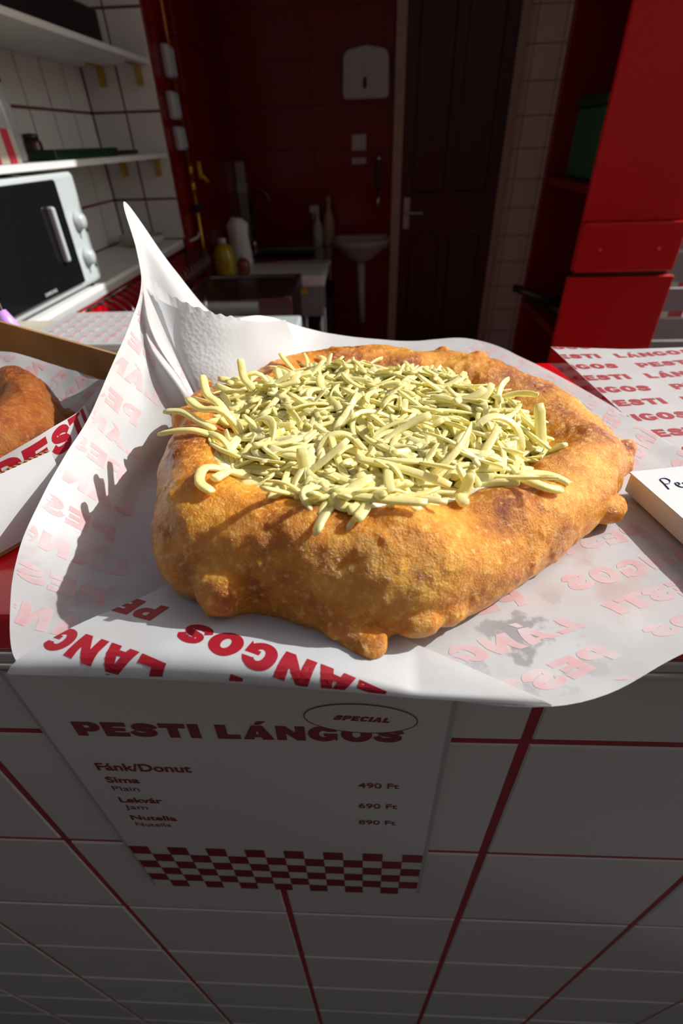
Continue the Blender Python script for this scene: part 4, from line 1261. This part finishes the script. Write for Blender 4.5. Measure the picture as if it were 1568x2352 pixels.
# sink unit at the back wall
t = thing('sink_unit', 'stainless kitchen sink unit against the dark red back wall', 'sink', (-.47, 3.2, 0))
bm = bmesh.new()
for a, b in (((-.76, 2.95, .875), (-.19, 3.05, .905)), ((-.76, 3.38, .875), (-.19, 3.495, .905)), ((-.76, 3.05, .875), (-.66, 3.38, .905)), ((-.30, 3.05, .875), (-.19, 3.38, .905))): box(bm, a, b, .004)
obj('sink_deck', bm, 'steel', t)
bm = bmesh.new()
for a, b in (((-.665, 3.045, .70), (-.295, 3.385, .715)), ((-.67, 3.045, .70), (-.655, 3.385, .89)), ((-.305, 3.045, .70), (-.29, 3.385, .89)), ((-.67, 3.04, .70), (-.29, 3.055, .89)), ((-.67, 3.375, .70), (-.29, 3.39, .89))): box(bm, a, b, .003)
obj('sink_bowl', bm, 'steel_dark', t)
obj('sink_cabinet', mbox((-.75, 2.98, .05), (-.20, 3.49, .69), .004), 'door_red', t)
obj('apron', mbox((-.76, 2.948, .80), (-.19, 2.962, .876), .003), 'steel_dark', t)
t = thing('swan_neck_tap', 'tall dark swan neck tap over the kitchen sink', 'tap', (-.700, 3.40, .905))
obj('spout', mtube([(-.700, 3.40, .905), (-.700, 3.40, 1.16)] + [(-.640 - .06 * math.cos(a), 3.40, 1.16 + .06 * math.sin(a)) for a in np.linspace(0, PI, 12)] + [(-.578, 3.40, 1.14)], .010, 10), 'steel_dark', t, True)
obj('tap_base', lathe([(.022, 0), (.02, .03), (.012, .05)], (-.700, 3.40, .905), 14), 'chrome', t, True)
t = thing('drain_pipe', 'pale grey plastic pipe cover standing in the sink corner', 'pipe', (-.755, 3.46, .9))
obj('pipe_cover', mbox((-.777, 3.446, .905), (-.722, 3.494, 1.36), .006, 2), 'grey_plastic', t)
obj('collar', mbox((-.779, 3.440, 1.20), (-.716, 3.496, 1.25), .008, 2), 'white_plastic', t)
def spray(x, y, z, lab, m):
    t = thing('spray_bottle', lab, 'bottle', (x, y, z), None)
    obj('bottle_body', lathe([(.030, 0), (.034, .01), (.034, .09), (.024, .13), (.012, .15), (.012, .17)], (x, y, z), 18), m, t, True)
    obj('trigger_head', mbox((x - .045, y - .012, z + .185), (x + .014, y + .012, z + .225), .006), 'white_plastic', t)
    obj('neck', mtube([(x, y, z + .165), (x, y, z + .19)], .012, 10), 'white_plastic', t, True)
    obj('trigger', mtube([(x - .02, y, z + .19), (x - .03, y, z + .15)], .005, 6), 'white_plastic', t, True)
spray(-.292, 3.42, .905, 'white spray bottle on the sink edge by the hand basin', 'white_plastic')
t = thing('detergent_bottle', 'reddish translucent detergent bottle beside the white spray bottle', 'bottle', (-.215, 3.44, .905))
obj('bottle_body', lathe([(.032, 0), (.036, .01), (.036, .12), (.026, .17), (.012, .21), (.012, .23)], (-.222, 3.44, .905), 18), 'cream_paint', t, True)
obj('bottle_cap', lathe([(.014, .23), (.013, .26), (.005, .27)], (-.222, 3.44, .905), 12), 'cream_paint', t, True)
t = thing('soap_bottle', 'white soap bottle with yellow nozzle left of the sink', 'bottle', (-.73, 3.0, .905))
obj('bottle_body', lathe([(.035, 0), (.04, .01), (.04, .11), (.028, .15), (.014, .17)], (-.73, 3.02, .905), 18), 'white_plastic', t, True)
obj('nozzle', lathe([(.012, .17), (.010, .195), (.004, .215)], (-.73, 3.02, .905), 12), 'yellow', t, True)
obj('bottle_label', lathe([(.0405, .05), (.0405, .09)], (-.73, 3.02, .905), 18), 'green_box', t, True)
t = thing('oil_jug', 'yellow and amber oil jug standing by the wire rack', 'jug', (-.66, 2.25, .945))
obj('jug_body', lathe([(.045, 0), (.05, .01), (.05, .09), (.035, .12), (.018, .135)], (-.655, 2.42, .945), 18), 'oil_yellow', t, True)
obj('jug_cap', lathe([(.018, .135), (.018, .155), (.003, .157)], (-.655, 2.42, .945), 12), 'white_plastic', t, True)
t = thing('amber_bottle', 'short amber bottle beside the yellow oil jug', 'bottle', (-.585, 2.44, .945))
obj('bottle_body', lathe([(.028, 0), (.03, .01), (.03, .05), (.014, .07)], (-.575, 2.44, .945), 16), 'amber', t, True)
obj('bottle_cap', lathe([(.014, .07), (.014, .085), (.003, .087)], (-.575, 2.44, .945), 12), 'white_plastic', t, True)
bm = lathe([(.050, 0), (.058, .02), (.055, .08), (.048, .14), (.052, .19), (.030, .215)], (-.615, 2.60, .945), 26, 1.0, .7)
for v in bm.verts:
    k = noise.noise(v.co * 32) * .010; v.co += Vector((k, noise.noise(v.co * 27 + Vector((5, 2, 1))) * .010, 0 if v.co.z < .95 else k))
tag(obj('plastic_bag', bm, 'white_paint', None, True), 'crumpled white plastic bag standing on the white worktop', 'bag')

# hand basin
t = thing('hand_basin', 'small white wall hung hand basin beside the door frame', 'basin', (-.02, 3.35, .86))
bm = lathe([(.045, -.12), (.09, -.09), (.165, -.02), (.180, .0), (.176, .012), (.160, .010), (.10, -.05), (.03, -.065), (.004, -.066)], (-.02, 3.33, .945), 32, 1.0, .88)
obj('basin_bowl', bm, 'ceramic', t, True)
obj('basin_back', mbox((-.19, 3.40, .89), (.15, 3.495, .962), .012, 3), 'ceramic', t)
obj('waste_pipe', mtube([(-.02, 3.33, .84), (-.018, 3.34, .60), (-.012, 3.35, .46), (-.01, 3.47, .42)], [.028, .022, .018, .018], 12), 'white_plastic', t, True)
t = thing('basin_tap', 'black and chrome wall tap above the hand basin', 'tap', (.085, 3.49, 1.12))
obj('tap_body', mbox((.068, 3.44, 1.20), (.102, 3.499, 1.35), .008, 3), 'black_plastic', t)
obj('tap_cap', lathe([(.014, 0), (.016, .01), (.004, .03)], (.085, 3.45, 1.345), 14), 'chrome', t, True)
obj('tap_spout', mtube([(.085, 3.45, 1.20), (.083, 3.43, 1.15), (.08, 3.42, 1.12)], .009, 10), 'chrome', t, True)
t = thing('towel_dispenser', 'white paper towel dispenser on the dark red back wall', 'dispenser', (.01, 3.47, 1.62))
pr = [(-.112, 1.625), (.124, 1.625), (.132, 1.64), (.128, 1.80), (.11, 1.825), (.01, 1.84), (-.09, 1.825), (-.112, 1.80), (-.118, 1.64)]
bm = bmesh.new()
fv = [bm.verts.new((x, 3.40, z)) for x, z in pr]; bv = [bm.verts.new((x, 3.499, z)) for x, z in pr]
bm.faces.new(fv[::-1]); bm.faces.new(bv)
for i in range(len(pr)): bm.faces.new((fv[i], fv[(i + 1) % len(pr)], bv[(i + 1) % len(pr)], bv[i]))
bmesh.ops.recalc_face_normals(bm, faces=bm.faces)
bmesh.ops.bevel(bm, geom=[e for e in bm.edges], offset=.006, segments=2, affect='EDGES')
obj('dispenser_shell', bm, 'white_plastic', t)
obj('paper_slot', lathe([(.012, 0), (.012, .003)], (.002, 3.396, 1.69), 16, 1, 2.2, 'Y'), 'black_plastic', t)
obj('lock', lathe([(.008, 0), (.008, .004)], (.002, 3.396, 1.755), 12, 1, 1, 'Y'), 'grey_plastic', t)
tag(obj('light_switch', mbox((-.073, 3.488, 1.393), (.009, 3.4995, 1.470), .003), 'white_plastic'), 'square white switch plate on the red wall under the towel dispenser', 'switch')
t = thing('wall_socket', 'small oblong white socket plate below the square switch', 'socket', (-.032, 3.49, 1.328))
obj('plate', mbox((-.073, 3.490, 1.328), (.009, 3.4995, 1.359), .003), 'white_plastic', t)
obj('socket_face', mbox((-.052, 3.487, 1.333), (-.012, 3.4905, 1.354), .002), 'grey_plastic', t)

# red shelf cabinet, right
cb = thing('red_cabinet', 'tall glossy red shelf cabinet open at the side, right of the counter', 'cabinet', (.63, 1.4, 0))
obj('side_panel', mbox((.507, 1.205, 1.283), (.748, 1.223, 1.95), .003), 'cabinet_red', cb)
mb_ = obj('panel_board', mbox((.507, 1.190, 1.178), (.740, 1.223, 1.283), .004), 'cabinet_red', cb)
for xx in (.555, .690): obj('screw', lathe([(.0035, 0), (.003, .0015)], (xx, 1.1885, 1.228), 10, axis='Y'), 'chrome', mb_)
obj('lower_panel', mbox((.503, 1.205, 0), (.757, 1.223, 1.165), .003), 'cabinet_red', cb)
obj('filler_strip', mbox((.512, 1.212, 1.16), (.735, 1.223, 1.185)), 'door_red', cb)
obj('far_panel', mbox((.507, 1.565, 0), (.748, 1.583, 1.95), .003), 'cabinet_red_shaded', cb)
obj('back_panel', mbox((.730, 1.223, 0), (.748, 1.565, 1.95), .002), 'cabinet_red_shaded', cb)
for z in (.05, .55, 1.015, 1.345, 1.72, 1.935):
    obj('shelf', mbox((.509, 1.223, z - .009), (.730, 1.565, z + .009), .002), 'cabinet_red_shaded', cb)
t = thing('green_container', 'dark green plastic container on a shelf of the red cabinet', 'container', (.61, 1.42, 1.354))
obj('container_body', mbox((.545, 1.32, 1.354), (.70, 1.52, 1.50), .01, 3), 'green_box', t)
obj('container_lid', mbox((.54, 1.315, 1.50), (.705, 1.525, 1.522), .006, 2), 'green_dark', t)
t = thing('black_pan', 'black pan with a long handle sticking out of the red cabinet', 'pan', (.62, 1.40, 1.024))
obj('pan_body', lathe([(.07, 0), (.085, .006), (.095, .035), (.090, .035), (.08, .01), (.01, .008)], (.625, 1.38, 1.024), 28), 'black_plastic', t, True)
obj('pan_handle', mtube([(.55, 1.44, 1.052), (.50, 1.50, 1.062), (.47, 1.54, 1.066)], [.008, .011, .012], 10), 'black_plastic', t, True)

# grey slatted barrier outside the side opening
t = thing('slatted_barrier', 'grey horizontal slat barrier outside beyond the red cabinet', 'barrier', (1.45, 2.0, 0))
for k in range(9):
    z = .30 + k * .112
    obj('slat', mbox((1.0, 1.99 + .012 * (k % 2), z), (2.0, 2.02 + .012 * (k % 2), z + (.085 if k % 3 else .10)), .003), 'grey_board', t)
for xx in (1.04, 1.96): obj('post', mbox((xx - .02, 2.034, 0), (xx + .02, 2.07, 1.32), .003), 'grey_board', t)
